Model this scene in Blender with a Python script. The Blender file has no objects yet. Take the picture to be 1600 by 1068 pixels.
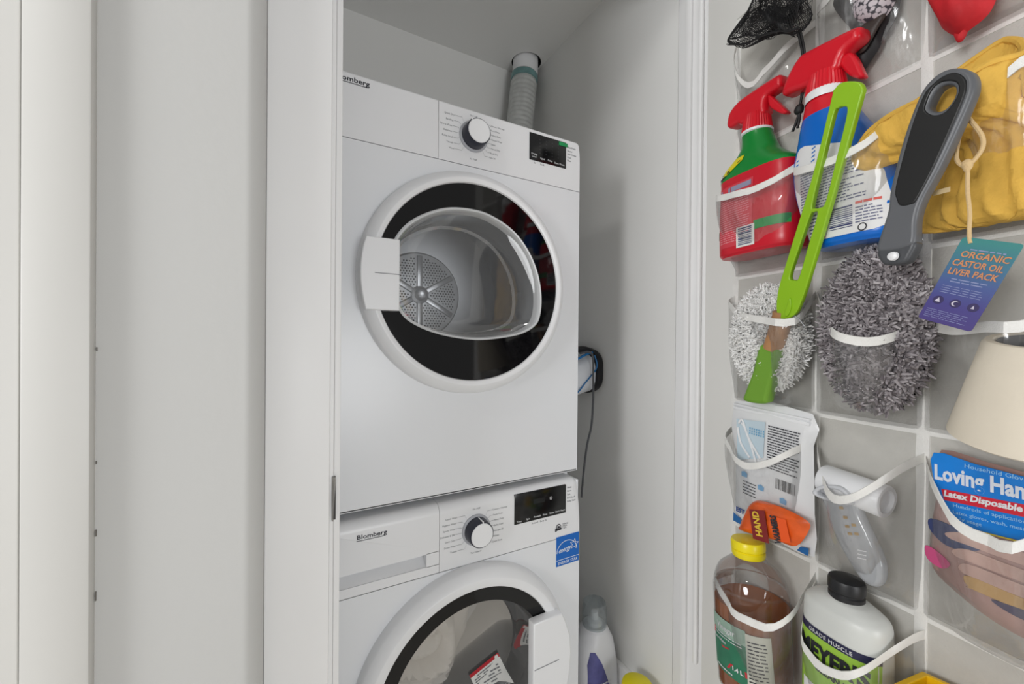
import bpy, bmesh, math, random
import numpy as np
from mathutils import Matrix, Vector, Euler, noise
sc = bpy.context.scene
C = sc.collection
R = math.radians
random.seed(7)

# ------------------------------------------------------------------ camera, world, lights
F_PX, YAW, PITCH, ROLL, CAM_Z = 634.0, 0.5138, -0.0036, 0.0085, 1.2
f_ = Vector((math.sin(YAW)*math.cos(PITCH), math.cos(YAW)*math.cos(PITCH), math.sin(PITCH)))
r_ = Vector((math.cos(YAW), -math.sin(YAW), 0)); u_ = r_.cross(f_)
cr, sr = math.cos(ROLL), math.sin(ROLL)
r2 = cr*r_ + sr*u_; u2 = -sr*r_ + cr*u_
cam = bpy.data.cameras.new('camera'); co = bpy.data.objects.new('camera', cam); C.objects.link(co)
cam.sensor_width = 36; cam.lens = F_PX/1600*36; cam.clip_start = 0.02
M = Matrix.Identity(4)
for i in range(3):
    M[i][0], M[i][1], M[i][2] = r2[i], u2[i], -f_[i]
M[2][3] = CAM_Z
co.matrix_world = M
sc.camera = co

w = bpy.data.worlds.new('world'); sc.world = w; w.use_nodes = True
bg = w.node_tree.nodes['Background']; bg.inputs[0].default_value = (1.0, 0.985, 0.96, 1); bg.inputs[1].default_value = 0.36

def area(name, loc, target, size, power, col=(1, 1, 1)):
    l = bpy.data.lights.new(name, 'AREA'); l.shape = 'DISK'; l.size = size; l.energy = power; l.color = col
    o = bpy.data.objects.new(name, l); C.objects.link(o); o.location = loc
    d = Vector(target) - Vector(loc); o.rotation_euler = d.to_track_quat('-Z', 'Y').to_euler()
    return o
lp = bpy.data.lights.new('hall_ceiling_lamp', 'POINT'); lp.energy = 12; lp.shadow_soft_size = .11; lp.color = (1, 0.985, 0.96)
lo = bpy.data.objects.new('hall_ceiling_lamp', lp); C.objects.link(lo); lo.location = (-0.80, 0.20, 2.42)
area('left_fill_light', (-2.2, -0.15, 1.5), (0.8, 0.5, 1.3), 0.9, 34, (0.985, 0.99, 1.0))  # added fill from the left to brighten the open door, no known window
area('front_fill_light', (0.35, -2.1, 0.95), (0.35, 1.0, 1.8), 1.1, 22, (0.97, 0.985, 1.0))  # invented soft source behind the camera, lifts closet ceiling and dryer front
sc.view_settings.view_transform = 'Standard'; sc.view_settings.look = 'None'
sc.view_settings.gamma = 1.0; sc.view_settings.use_curve_mapping = False
sc.view_settings.exposure = 0.0

# ------------------------------------------------------------------ materials
def lin(c):
    return tuple((v/12.92 if v <= .04045 else ((v+.055)/1.055)**2.4) for v in [x/255 for x in c])
MATS = {}
def mat(name, rgb, rough=.5, metal=0, var=.04, vscale=6, bump=0, bscale=200, coat=0, trans=0, spec=.5, sss=0):
    if name in MATS: return MATS[name]
    m = bpy.data.materials.new(name); m.use_nodes = True; nt = m.node_tree; N = nt.nodes; L = nt.links
    b = N['Principled BSDF']; c = lin(rgb)
    tc = N.new('ShaderNodeTexCoord'); nz = N.new('ShaderNodeTexNoise'); nz.inputs['Scale'].default_value = vscale; nz.inputs['Detail'].default_value = 4
    L.new(tc.outputs['Object'], nz.inputs['Vector'])
    rp = N.new('ShaderNodeValToRGB')
    rp.color_ramp.elements[0].position = .3; rp.color_ramp.elements[1].position = .7
    rp.color_ramp.elements[0].color = tuple(max(0, x*(1-var)) for x in c)+(1,)
    rp.color_ramp.elements[1].color = tuple(min(1, x*(1+var)) for x in c)+(1,)
    L.new(nz.outputs['Fac'], rp.inputs[0]); L.new(rp.outputs[0], b.inputs['Base Color'])
    b.inputs['Roughness'].default_value = rough; b.inputs['Metallic'].default_value = metal
    b.inputs['Specular IOR Level'].default_value = spec
    if coat: b.inputs['Coat Weight'].default_value = coat; b.inputs['Coat Roughness'].default_value = .05
    if trans: b.inputs['Transmission Weight'].default_value = trans
    if sss: b.inputs['Subsurface Weight'].default_value = sss; b.inputs['Subsurface Radius'].default_value = (.02, .02, .02)
    if bump:
        n2 = N.new('ShaderNodeTexNoise'); n2.inputs['Scale'].default_value = bscale; n2.inputs['Detail'].default_value = 3
        L.new(tc.outputs['Object'], n2.inputs['Vector'])
        bp = N.new('ShaderNodeBump'); bp.inputs['Strength'].default_value = bump; bp.inputs['Distance'].default_value = .002
        L.new(n2.outputs['Fac'], bp.inputs['Height']); L.new(bp.outputs['Normal'], b.inputs['Normal'])
    MATS[name] = m
    return m
def film(name, tint=(1, 1, 1), haze=.06, gloss=.10, rough=.08, hazecol=(.85, .85, .85), bump=.5, bscale=14):
    """thin clear sheet: mostly see-through, with a glossy layer and a little milky haze"""
    if name in MATS: return MATS[name]
    m = bpy.data.materials.new(name); m.use_nodes = True; nt = m.node_tree; N = nt.nodes; L = nt.links
    N.remove(N['Principled BSDF']); out = N['Material Output']
    tr = N.new('ShaderNodeBsdfTransparent'); tr.inputs[0].default_value = tuple(tint)+(1,)
    gl = N.new('ShaderNodeBsdfGlossy'); gl.inputs['Roughness'].default_value = rough
    df = N.new('ShaderNodeBsdfDiffuse'); df.inputs[0].default_value = tuple(hazecol)+(1,)
    lw = N.new('ShaderNodeLayerWeight'); lw.inputs['Blend'].default_value = .35
    mp = N.new('ShaderNodeMapRange'); mp.inputs['To Min'].default_value = gloss*.35; mp.inputs['To Max'].default_value = min(1, gloss*4)
    L.new(lw.outputs['Fresnel'], mp.inputs['Value'])
    tc = N.new('ShaderNodeTexCoord'); mpg = N.new('ShaderNodeMapping'); mpg.inputs['Scale'].default_value = (1, 1, .35)
    nz = N.new('ShaderNodeTexNoise'); nz.inputs['Scale'].default_value = bscale; nz.inputs['Detail'].default_value = 3
    L.new(tc.outputs['Object'], mpg.inputs[0]); L.new(mpg.outputs[0], nz.inputs['Vector'])
    if bump:
        bp = N.new('ShaderNodeBump'); bp.inputs['Strength'].default_value = bump; bp.inputs['Distance'].default_value = .01
        L.new(nz.outputs['Fac'], bp.inputs['Height']); L.new(bp.outputs['Normal'], gl.inputs['Normal'])
    m1 = N.new('ShaderNodeMixShader'); m1.inputs[0].default_value = haze; L.new(tr.outputs[0], m1.inputs[1]); L.new(df.outputs[0], m1.inputs[2])
    m2 = N.new('ShaderNodeMixShader'); L.new(mp.outputs[0], m2.inputs[0]); L.new(m1.outputs[0], m2.inputs[1]); L.new(gl.outputs[0], m2.inputs[2])
    L.new(m2.outputs[0], out.inputs['Surface'])
    MATS[name] = m
    return m
def island(name, stops, rough=.8):
    """colour varies from strand to strand"""
    m = mat(name, (128, 128, 128), rough)
    nt = m.node_tree; N = nt.nodes; L = nt.links
    g = N.new('ShaderNodeNewGeometry'); rp = N.new('ShaderNodeValToRGB')
    e = rp.color_ramp.elements
    e[0].color = lin(stops[0])+(1,); e[1].color = lin(stops[-1])+(1,)
    for i, s_ in enumerate(stops[1:-1]):
        x = e.new((i+1)/(len(stops)-1)); x.color = lin(s_)+(1,)
    L.new(g.outputs['Random Per Island'], rp.inputs[0]); L.new(rp.outputs[0], N['Principled BSDF'].inputs['Base Color'])
    return m
def ramp_z(name, stops, z0, z1, rough=.45):
    """printed colour blend along the thing's own height"""
    m = mat(name, (128, 128, 128), rough)
    nt = m.node_tree; N = nt.nodes; L = nt.links
    tc = N.new('ShaderNodeTexCoord'); sx = N.new('ShaderNodeSeparateXYZ'); mr = N.new('ShaderNodeMapRange')
    mr.inputs['From Min'].default_value = z0; mr.inputs['From Max'].default_value = z1
    rp = N.new('ShaderNodeValToRGB'); e = rp.color_ramp.elements
    e[0].color = lin(stops[0])+(1,); e[1].color = lin(stops[-1])+(1,)
    for i, s_ in enumerate(stops[1:-1]):
        x = e.new((i+1)/(len(stops)-1)); x.color = lin(s_)+(1,)
    L.new(tc.outputs['Object'], sx.inputs[0]); L.new(sx.outputs['Z'], mr.inputs['Value']); L.new(mr.outputs[0], rp.inputs[0])
    L.new(rp.outputs[0], N['Principled BSDF'].inputs['Base Color'])
    return m

WALL = mat('wall_paint', (206, 206, 204), .6, var=.012, vscale=3, bump=.12, bscale=90)
CLOSET = mat('closet_paint', (230, 230, 228), .65, var=.012, vscale=3, bump=.08, bscale=120)
TRIM = mat('trim_paint', (242, 242, 242), .42, var=.008, bump=.04, bscale=60)
DOORP = mat('door_paint', (236, 235, 231), .45, var=.012, vscale=2, bump=.05, bscale=50)
FLOORM = mat('floor_vinyl', (206, 200, 190), .5, var=.08, vscale=4)
ENAMEL = mat('white_enamel', (233, 235, 238), .28, var=.006, spec=.5)
WPLAST = mat('white_plastic', (236, 237, 239), .32, var=.006)
GAP = mat('dark_seam', (60, 60, 62), .8)
BLKGLASS = mat('black_glass', (7, 7, 9), .05, spec=.42)
BLKPL = mat('black_plastic', (22, 22, 26), .35)
NAVYPL = mat('dark_dial', (36, 38, 52), .3)
DISP = mat('display_black', (14, 15, 17), .15)
INK = mat('grey_print', (120, 122, 126), .6)
DARKINK = mat('dark_print', (40, 42, 50), .6)
WINK = mat('white_print', (225, 226, 228), .5)
STEEL = mat('drum_steel', (196, 199, 203), .36, metal=.6, var=.03, bump=.06, bscale=30)
GREYPL = mat('grey_plastic', (170, 174, 178), .4)
VINYL = film('clear_vinyl', haze=.07, gloss=.13, rough=.12, hazecol=(.8, .8, .79), bump=.8, bscale=22)
TAPE = mat('white_tape', (236, 235, 231), .7, var=.03, vscale=60, bump=.35, bscale=500)
GLASS = film('door_glass', haze=.06, gloss=.13, rough=.02, bump=0)

# ------------------------------------------------------------------ mesh helpers
def link(name, me, m=None, parent=None, smooth=True, kind=None):
    o = bpy.data.objects.new(name, me); C.objects.link(o)
    if m: me.materials.append(m)
    if parent: o.parent = parent
    if smooth:
        for p in me.polygons: p.use_smooth = True
        try: me.set_sharp_from_angle(angle=R(38))
        except Exception: pass
    if kind: o['kind'] = kind
    return o
def raw(name, V, Fc, m=None, parent=None, smooth=True, kind=None, fix=True):
    me = bpy.data.meshes.new(name); me.from_pydata([tuple(v) for v in V], [], Fc)
    if fix:
        bm = bmesh.new(); bm.from_mesh(me); bmesh.ops.remove_doubles(bm, verts=bm.verts, dist=1e-6)
        bmesh.ops.recalc_face_normals(bm, faces=bm.faces); bm.to_mesh(me); bm.free()
    me.update()
    return link(name, me, m, parent, smooth, kind)
def boxes(name, L, m, parent=None, bevel=0, seg=2, kind=None):
    """L: list of (x0,x1,y0,y1,z0,z1) joined into one mesh"""
    bm = bmesh.new()
    for x0, x1, y0, y1, z0, z1 in L:
        g = bmesh.ops.create_cube(bm, size=1)
        bmesh.ops.transform(bm, matrix=Matrix.Translation(((x0+x1)/2, (y0+y1)/2, (z0+z1)/2)) @ Matrix.Diagonal((x1-x0, y1-y0, z1-z0, 1)), verts=g['verts'])
    if bevel: bmesh.ops.bevel(bm, geom=list(bm.edges), offset=bevel, segments=seg, affect='EDGES', profile=.5)
    me = bpy.data.meshes.new(name); bm.to_mesh(me); bm.free()
    return link(name, me, m, parent, bool(bevel), kind)
def empty(name, label=None, cat=None, mw=None, group=None):
    o = bpy.data.objects.new(name, None); C.objects.link(o); o.empty_display_size = .05
    if mw is not None: o.matrix_world = mw
    if label: o['label'] = label; o['category'] = cat
    if group: o['group'] = group
    return o
def tag(o, label, cat, group=None):
    o['label'] = label; o['category'] = cat
    if group: o['group'] = group
    return o
def struct(o): o['kind'] = 'structure'; return o
def cr_pts(P, n=6, closed=False):
    P = [Vector(p) for p in P]; out = []; k = len(P)
    rng = range(k) if closed else range(k-1)
    for i in rng:
        if closed: a, b, c, d = P[i-1], P[i], P[(i+1) % k], P[(i+2) % k]
        else: a, b, c, d = P[max(i-1, 0)], P[i], P[i+1], P[min(i+2, k-1)]
        for j in range(n):
            t = j/n
            out.append(.5*((2*b)+(c-a)*t+(2*a-5*b+4*c-d)*t*t+(-a+3*b-3*c+d)*t**3))
    if not closed: out.append(P[-1])
    return out
def tube(name, P, rad, m, parent=None, sides=10, smoothn=6, caps=True, kind=None):
    pts = cr_pts(P, smoothn) if smoothn > 1 else [Vector(p) for p in P]
    V, Fc = [], []
    up = Vector((0, 0, 1)); n = len(pts); nrm = None
    for i, p in enumerate(pts):
        t = (pts[min(i+1, n-1)]-pts[max(i-1, 0)]).normalized()
        if nrm is None:
            nrm = t.orthogonal().normalized()
        nrm = (nrm - t*nrm.dot(t)).normalized(); bi = t.cross(nrm)
        r = rad(i/(n-1)) if callable(rad) else rad
        for k in range(sides):
            a = 2*math.pi*k/sides; V.append(p+(nrm*math.cos(a)+bi*math.sin(a))*r)
    for i in range(n-1):
        for k in range(sides):
            a, b = i*sides+k, i*sides+(k+1) % sides
            Fc.append((a, b, b+sides, a+sides))
    if caps: Fc.append(tuple(range(sides))[::-1]); Fc.append(tuple((n-1)*sides+k for k in range(sides)))
    return raw(name, V, Fc, m, parent, kind=kind)
def lathe(name, prof, m, parent=None, axis='z', c=(0, 0, 0), n=48, closed=False, kind=None):
    """prof: (radius, position along axis)"""
    V, Fc = [], []
    for r, h in prof:
        for k in range(n):
            a = 2*math.pi*k/n; x, y = r*math.cos(a), r*math.sin(a)
            V.append((c[0]+x, c[1]+y, c[2]+h) if axis == 'z' else (c[0]+x, c[1]+h, c[2]+y) if axis == 'y' else (c[0]+h, c[1]+x, c[2]+y))
    k_ = len(prof)
    for i in range(k_-1 if not closed else k_):
        for k in range(n):
            a, b = i*n+k, i*n+(k+1) % n; j = (i+1) % k_
            Fc.append((a, b, j*n+(k+1) % n, j*n+k))
    if not closed:
        if prof[0][0] > 1e-5: pass
        if prof[-1][0] > 1e-5: pass
    return raw(name, V, Fc, m, parent, kind=kind)
def curve_mesh(c):
    o = bpy.data.objects.new('tmp', c); C.objects.link(o)
    dg = bpy.context.evaluated_depsgraph_get()
    me = bpy.data.meshes.new_from_object(o.evaluated_get(dg))
    bpy.data.objects.remove(o); bpy.data.curves.remove(c)
    return me
def plate(name, outlines, y, thick, bev, m, parent=None, smoothn=4, sharp=False):
    """flat moulded piece: first outline is the rim, the rest are holes; (x,z) outlines, faces -y"""
    c = bpy.data.curves.new('p', 'CURVE'); c.dimensions = '2D'; c.fill_mode = 'BOTH'
    for ol in outlines:
        pts = [Vector((a, b, 0)) for a, b in ol] if sharp else cr_pts([(a, b, 0) for a, b in ol], smoothn, True)
        s = c.splines.new('POLY'); s.points.add(len(pts)-1)
        for p, q in zip(s.points, pts): p.co = (q.x, q.y, 0, 1)
        s.use_cyclic_u = True
    c.extrude = max(thick/2-bev, .0001); c.bevel_depth = bev; c.bevel_resolution = 2; c.offset = -bev
    me = curve_mesh(c)
    me.transform(Matrix.Translation((0, y, 0)) @ Matrix.Rotation(math.pi/2, 4, 'X'))
    return link(name, me, m, parent)
def text_mesh(body, size, ext=.0002, align='CENTER', bold=0, shear=0, spacing=1):
    c = bpy.data.curves.new('t', 'FONT'); c.body = body; c.size = size; c.extrude = ext; c.align_x = align; c.offset = bold; c.shear = shear
    c.resolution_u = 2; c.space_character = spacing
    return curve_mesh(c)
FRONTM = Matrix.Rotation(math.pi/2, 4, 'X')
def text(name, items, m, parent, front=None, kind=None):
    """items: (body,size,x,z,dict) joined into one mesh lying on y=front(x,z)"""
    bm = bmesh.new()
    for it in items:
        body, size, x, z = it[:4]; kw = dict(it[4]) if len(it) > 4 else {}
        rot = kw.pop('rot', 0); sx = kw.pop('sx', 1)
        me = text_mesh(body, size, **kw)
        me.transform(Matrix.Translation((x, 0, z)) @ Matrix.Rotation(rot, 4, 'Y') @ Matrix.Diagonal((sx, 1, 1, 1)) @ FRONTM)
        bm.from_mesh(me); bpy.data.meshes.remove(me)
    for v in bm.verts:
        v.co.y += (front(v.co.x, v.co.z) if callable(front) else (front or 0))
    me = bpy.data.meshes.new(name); bm.to_mesh(me); bm.free()
    return link(name, me, m, parent, smooth=False, kind=kind or 'stuff')
def strips(name, Q, m, parent, front=0, kind=None, th=.0003):
    """Q: quads ((x,z) x4) printed on the front face"""
    V, Fc = [], []
    fr = front if callable(front) else (lambda x, z: front)
    for q in Q:
        i = len(V)
        V += [(x, fr(x, z)-th, z) for x, z in q]; Fc.append(tuple(range(i, i+len(q))))
    return raw(name, V, Fc, m, parent, smooth=False, kind=kind or ('stuff' if len(Q) > 1 else None), fix=False)
def rect(x0, x1, z0, z1): return ((x0, z0), (x1, z0), (x1, z1), (x0, z1))
def fine(x0, x1, z0, z1, n, h=.5, seed=1, slope=0, fill=.85):
    """lines of small print as word-long dashes"""
    rg = random.Random(seed); Q = []; dz = (z1-z0)/n
    for i in range(n):
        z = z1-dz*(i+.5); x = x0; end = x1-(rg.random()*.35*(x1-x0) if rg.random() > fill else rg.random()*.06*(x1-x0))
        while x < end-.001:
            wl = min(rg.uniform(.003, .010), end-x)
            a = dz*h/2; s0, s1 = slope*(x-x0), slope*(x+wl-x0)
            Q.append(((x, z-a+s0), (x+wl, z-a+s1), (x+wl, z+a+s1), (x, z+a+s0))); x += wl+.0013
    return Q
class Loft:
    """bottle body: sections (z, rx, ry, power, cx, cy) blended smoothly"""
    def __init__(s, S, smoothn=5):
        S = [tuple(x)+(0,)*(6-len(x)) if len(x) < 6 else x for x in S]
        P = []
        for i in range(len(S)-1):
            a, b, c, d = [np.array(S[k], float) for k in (max(i-1, 0), i, i+1, min(i+2, len(S)-1))]
            for j in range(smoothn):
                t = j/smoothn
                q = .5*((2*b)+(c-a)*t+(2*a-5*b+4*c-d)*t*t+(-a+3*b-3*c+d)*t**3)
                q[0] = b[0]+(c[0]-b[0])*t
                q[1] = max(q[1], min(b[1], c[1])*.98); q[2] = max(q[2], min(b[2], c[2])*.98)
                P.append(q)
        P.append(np.array(S[-1], float)); s.P = np.array(P)
    def at(s, z): return [np.interp(z, s.P[:, 0], s.P[:, k]) for k in range(1, 6)]
    def front(s, x, z, off=.0006):
        rx, ry, p, cx, cy = s.at(z); t = min(abs(x-cx)/rx, .995)
        return cy-ry*(1-t**p)**(1/p)-off
    def ring(s, q, n):
        o = []
        for k in range(n):
            a = 2*math.pi*k/n; sn, cs = math.sin(a), math.cos(a); e = 2/q[3]
            o.append((q[4]+q[1]*math.copysign(abs(sn)**e, sn), q[5]-q[2]*math.copysign(abs(cs)**e, cs), q[0]))
        return o
    def build(s, name, m, parent, z0=None, z1=None, n=48, cap0=True, cap1=True):
        rows = [q for q in s.P if (z0 is None or q[0] > z0+1e-6) and (z1 is None or q[0] < z1-1e-6)]
        if z0 is not None: rows = [np.array([z0]+s.at(z0))]+rows
        if z1 is not None: rows = rows+[np.array([z1]+s.at(z1))]
        V, Fc = [], []
        for q in rows: V += s.ring(q, n)
        for i in range(len(rows)-1):
            for k in range(n):
                a, b = i*n+k, i*n+(k+1) % n; Fc.append((a, b, b+n, a+n))
        if cap0: Fc.append(tuple(range(n)))
        if cap1: Fc.append(tuple((len(rows)-1)*n+k for k in range(n)))
        return raw(name, V, Fc, m, parent)
    def label(s, name, m, parent, edges, off=.0008, nx=16):
        """edges: rows (z, xl, xr) of a printed label lying on the front"""
        V, Fc = [], []
        E = []
        for i in range(len(edges)-1):
            for j in range(6):
                t = j/6; E.append([edges[i][k]+(edges[i+1][k]-edges[i][k])*t for k in range(3)])
        E.append(list(edges[-1]))
        for z, xl, xr in E:
            for k in range(nx+1):
                x = xl+(xr-xl)*k/nx; V.append((x, s.front(x, z, off), z))
        for i in range(len(E)-1):
            for k in range(nx):
                a = i*(nx+1)+k; Fc.append((a, a+1, a+nx+2, a+nx+1))
        return raw(name, V, Fc, m, parent)
def pillow(name, outline, yf, yb, m, parent=None, rings=7, wr=.0, ws=30, smoothn=4, y0=0, p=2.0, kind=None, flat=False):
    """soft stuffed shape from an outline; bulges yf towards the viewer and yb behind"""
    ol = cr_pts([(a, 0, b) for a, b in outline], smoothn, True); n = len(ol)
    c = sum(ol, Vector())/n
    V, Fc = [], []
    def side(sign, dep):
        base = len(V)
        for k in range(rings):
            t = 1-k/rings; h = dep*(1-t**p)**(1/p)
            for q in ol:
                v = c+(q-c)*t; nz_ = noise.noise(v*ws+Vector((3, sign*5, 1)))*wr*(1 if k else .4)
                V.append((v.x, y0-sign*(h+nz_*(1 if k else 0)), v.z+nz_*.5))
        V.append((c.x, y0-sign*dep, c.z)); top = len(V)-1
        for k in range(rings-1):
            for i in range(n):
                a, b = base+k*n+i, base+k*n+(i+1) % n; Fc.append((a, b, b+n, a+n))
        for i in range(n): Fc.append((base+(rings-1)*n+i, base+(rings-1)*n+(i+1) % n, top))
    side(1, yf); side(-1, yb)
    return raw(name, V, Fc, m, parent, kind=kind)
def fluff(name, c, rad, count, L, r0, m, parent, curl=.5, seed=3, inner=.6, sides=3, seg=4, droop=0, blunt=0):
    rg = random.Random(seed); V, Fc = [], []
    c = Vector(c)
    for i in range(count):
        d = Vector((rg.gauss(0, 1), rg.gauss(0, 1), rg.gauss(0, 1))).normalized()
        p = c+Vector((d.x*rad[0], d.y*rad[1], d.z*rad[2]))*(inner+(1-inner)*rg.random()**.5)
        dirn = (Vector((d.x/rad[0], d.y/rad[1], d.z/rad[2])).normalized()*.8+Vector((rg.gauss(0, 1), rg.gauss(0, 1), rg.gauss(0, 1)))*curl).normalized()
        bend = Vector((rg.gauss(0, 1), rg.gauss(0, 1), rg.gauss(0, 1)-droop))*curl*1.2
        ln = L*rg.uniform(.6, 1.2); base = len(V); q = p.copy()
        for s in range(seg+1):
            t = s/seg; a = dirn.orthogonal().normalized(); b = dirn.cross(a)
            r = r0*(((1-.2*t)*(1 if s < seg else .55)) if blunt else (1-.55*t)*(1 if s < seg else .4))
            for k in range(sides):
                an = 2*math.pi*k/sides; V.append(q+(a*math.cos(an)+b*math.sin(an))*r)
            dirn = (dirn+bend/seg).normalized(); q = q+dirn*ln/seg
        for s in range(seg):
            for k in range(sides):
                x, y = base+s*sides+k, base+s*sides+(k+1) % sides; Fc.append((x, y, y+sides, x+sides))
        Fc.append(tuple(base+seg*sides+k for k in range(sides)))
    return raw(name, V, Fc, m, parent, kind='stuff', fix=False)
def holed_rect(name, x0, x1, z0, z1, c, hole, y, m, parent=None, plane='xz'):
    """rectangular sheet with one hole; hole: list of (dx,dz) by rising angle"""
    V, Fc = [], []; n = len(hole)
    for dx, dz in hole:
        a = math.atan2(dz, dx); ca, sa = math.cos(a), math.sin(a)
        t = min([(x1-c[0])/ca if ca > 1e-9 else 1e9, (x0-c[0])/ca if ca < -1e-9 else 1e9, (z1-c[1])/sa if sa > 1e-9 else 1e9, (z0-c[1])/sa if sa < -1e-9 else 1e9])
        V.append((c[0]+dx, y, c[1]+dz)); V.append((c[0]+ca*t, y, c[1]+sa*t))
    for i in range(n):
        j = (i+1) % n; Fc.append((2*i, 2*i+1, 2*j+1, 2*j))
    for X_, Z_ in ((x0, z0), (x1, z0), (x1, z1), (x0, z1)):      # corners
        a = math.atan2(Z_-c[1], X_-c[0]) % (2*math.pi)
        angs = [math.atan2(dz, dx) % (2*math.pi) for dx, dz in hole]
        k = max(range(n), key=lambda i: -((a-angs[i]) % (2*math.pi)))
        i, j = k, (k+1) % n; V.append((X_, y, Z_)); Fc.append((2*i+1, len(V)-1, 2*j+1))
    if plane == 'xy': V = [(x, z, y_) for x, y_, z in V]
    return raw(name, V, Fc, m, parent, smooth=False)
def circle(r, n=96): return [(r*math.cos(2*math.pi*(k+.5)/n), r*math.sin(2*math.pi*(k+.5)/n)) for k in range(n)]

# ------------------------------------------------------------------ the setting
YW = .645          # hall face of the closet wall
struct(boxes('floor', [(-2.6, 2.2, -2.2, 1.6, -.05, 0)], FLOORM))
CEIL = 2.331
struct(boxes('wall_back', [(-.05, 1.0, 1.4974, 1.56, 0, 2.6)], CLOSET))
struct(boxes('wall_right', [(.92, 1.0, .7355, 1.4974, 0, 2.6)], CLOSET))
struct(boxes('wall_left', [(-.05, .035, .72, 1.4974, 0, 2.6)], CLOSET))
dc = (.8516, 1.4175)
cl = struct(holed_rect('ceiling', -.05, 1.0, .70, 1.52, dc, [(x*1.0+.004, z) for x, z in circle(.060, 48)], CEIL, CLOSET, plane='xy'))
lathe('duct_opening', [(.060, 0), (.060, .12), (0.0, .12)], GAP, cl, c=(dc[0]+.004, dc[1], CEIL), n=48)
# hall side: plain wall, its rounded corner by the closet casing, header and right-hand stretch
def wall_profile(name, P, z0, z1, m, thick=.1):
    V = [(x, y, z0) for x, y in P]+[(x, y, z1) for x, y in P]; n = len(P)
    Fc = [(i, i+1, n+i+1, n+i) for i in range(n-1)]
    i0 = len(V)
    V += [(P[0][0], YW+thick, z0), (P[-1][0], YW+thick, z0), (P[0][0], YW+thick, z1), (P[-1][0], YW+thick, z1)]
    Fc += [(i0, 0, n, i0+2), (n-1, i0+1, i0+3, 2*n-1), (i0, i0+1, i0+3, i0+2)]
    Fc += [tuple(range(n))+(i0+1, i0), tuple(range(n, 2*n))+(i0+3, i0+2)]
    return raw(name, V, Fc, m)
corner = [(-.042+.0208*math.sin(a), .6015+.0265-.0265*math.cos(a)) for a in [k*math.pi/2/8 for k in range(9)]]
struct(wall_profile('wall_front', [(-2.4, .6015)]+corner+[(-.0210, .665)], 0, 2.5, WALL))
struct(boxes('wall_header', [(-.0215, 2.2, YW, .735, 2.16, 2.5)], WALL))
struct(boxes('wall_side', [(.942, 2.2, YW, .72, 0, 2.16)], WALL))
t1 = struct(boxes('trim_1', [(-.0210, .0606, YW, .70, 0, 2.24)], TRIM, bevel=.0025))
jb = boxes('jamb', [(.0612, .0672, .6585, .735, 0, 2.035), (.0678, .0765, .662, .735, 0, 2.16)], TRIM, t1, bevel=.0012)
# steel strike plate: dark slot and curled lip
boxes('strike_slot', [(.0646, .0702, .6572, .6580, .930, .9945)], mat('strike_dark', (52, 50, 48), .5), t1)
V, Fc = [], []
for i in range(13):
    t = i/12; z = .9285+.066*t; b = math.sin(math.pi*t)
    for x, y in ((.0648-.0006*b, .6565), (.0665-.0012*b+.0028*t, .6545-.004*b), (.0672+.0030*t, .6565)): V.append((x, y, z))
for i in range(12):
    for k in range(2):
        a = i*3+k; Fc.append((a, a+1, a+4, a+3))
raw('strike_plate', V, Fc, mat('strike_steel', (186, 184, 180), .3, metal=.9), t1)
t2 = struct(boxes('trim_2', [(.92, .941, .647, .735, 0, 2.16)], TRIM, bevel=.0015))
boxes('door_stop', [(.9115, .921, .690, .7075, 0, 2.16)], TRIM, t2, bevel=.002)
boxes('hinge_strip', [(.9090, .9205, .6555, .669, .385, 2.09)], mat('strip_white', (248, 248, 248), .3), t2, bevel=.0048)
boxes('hinge_screw', [(.9115, .9128, .6615, .6640, z-h, z+h) for z, h in ((1.985, .003), (1.945, .006))], GAP, t2, bevel=.0007)
struct(boxes('trim_3', [(-.021, 1.02, .632, YW, 2.16, 2.24)], TRIM, bevel=.002))
t4 = struct(boxes('trim_4', [(-.2262, -.1757, .5865, .603, 0, 2.3)], mat('trim_warm', (216, 215, 211), .42, var=.008), bevel=.0018))
boxes('caulk_crack', [(-.1751, -.1743, .6002, .6018, z, z+h) for z, h in ((1.185, .004), (1.063, .003), (.985, .007), (.915, .010))], mat('crack', (120, 116, 110), .9), t4, kind='stuff')
struct(boxes('door_2', [(-1.05, -.2272, .5875, .603, .01, 2.3)], DOORP, bevel=.0015))
struct(boxes('baseboard_right', [(.905, .9205, .74, 1.4974, 0, .208)], TRIM, bevel=.003))
struct(boxes('baseboard_back', [(.03, .905, 1.483, 1.498, 0, .208)], TRIM, bevel=.003))

# open closet door that carries the organiser
PHI, HX, HY = .1722, .908, .6428
DM = Matrix.Translation((HX, HY, 0)) @ Matrix.Rotation(-math.pi/2-PHI, 4, 'Z')
def dl(s, n, z, rx=0, ry=0, rz=0):
    return DM @ Matrix.Translation((s, -n, z)) @ Euler((rx, ry, rz)).to_matrix().to_4x4()
dr = boxes('door_1', [(0, .80, .0035, .038, .01, 2.085)], DOORP, bevel=.0015); struct(dr); dr.matrix_world = DM

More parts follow.
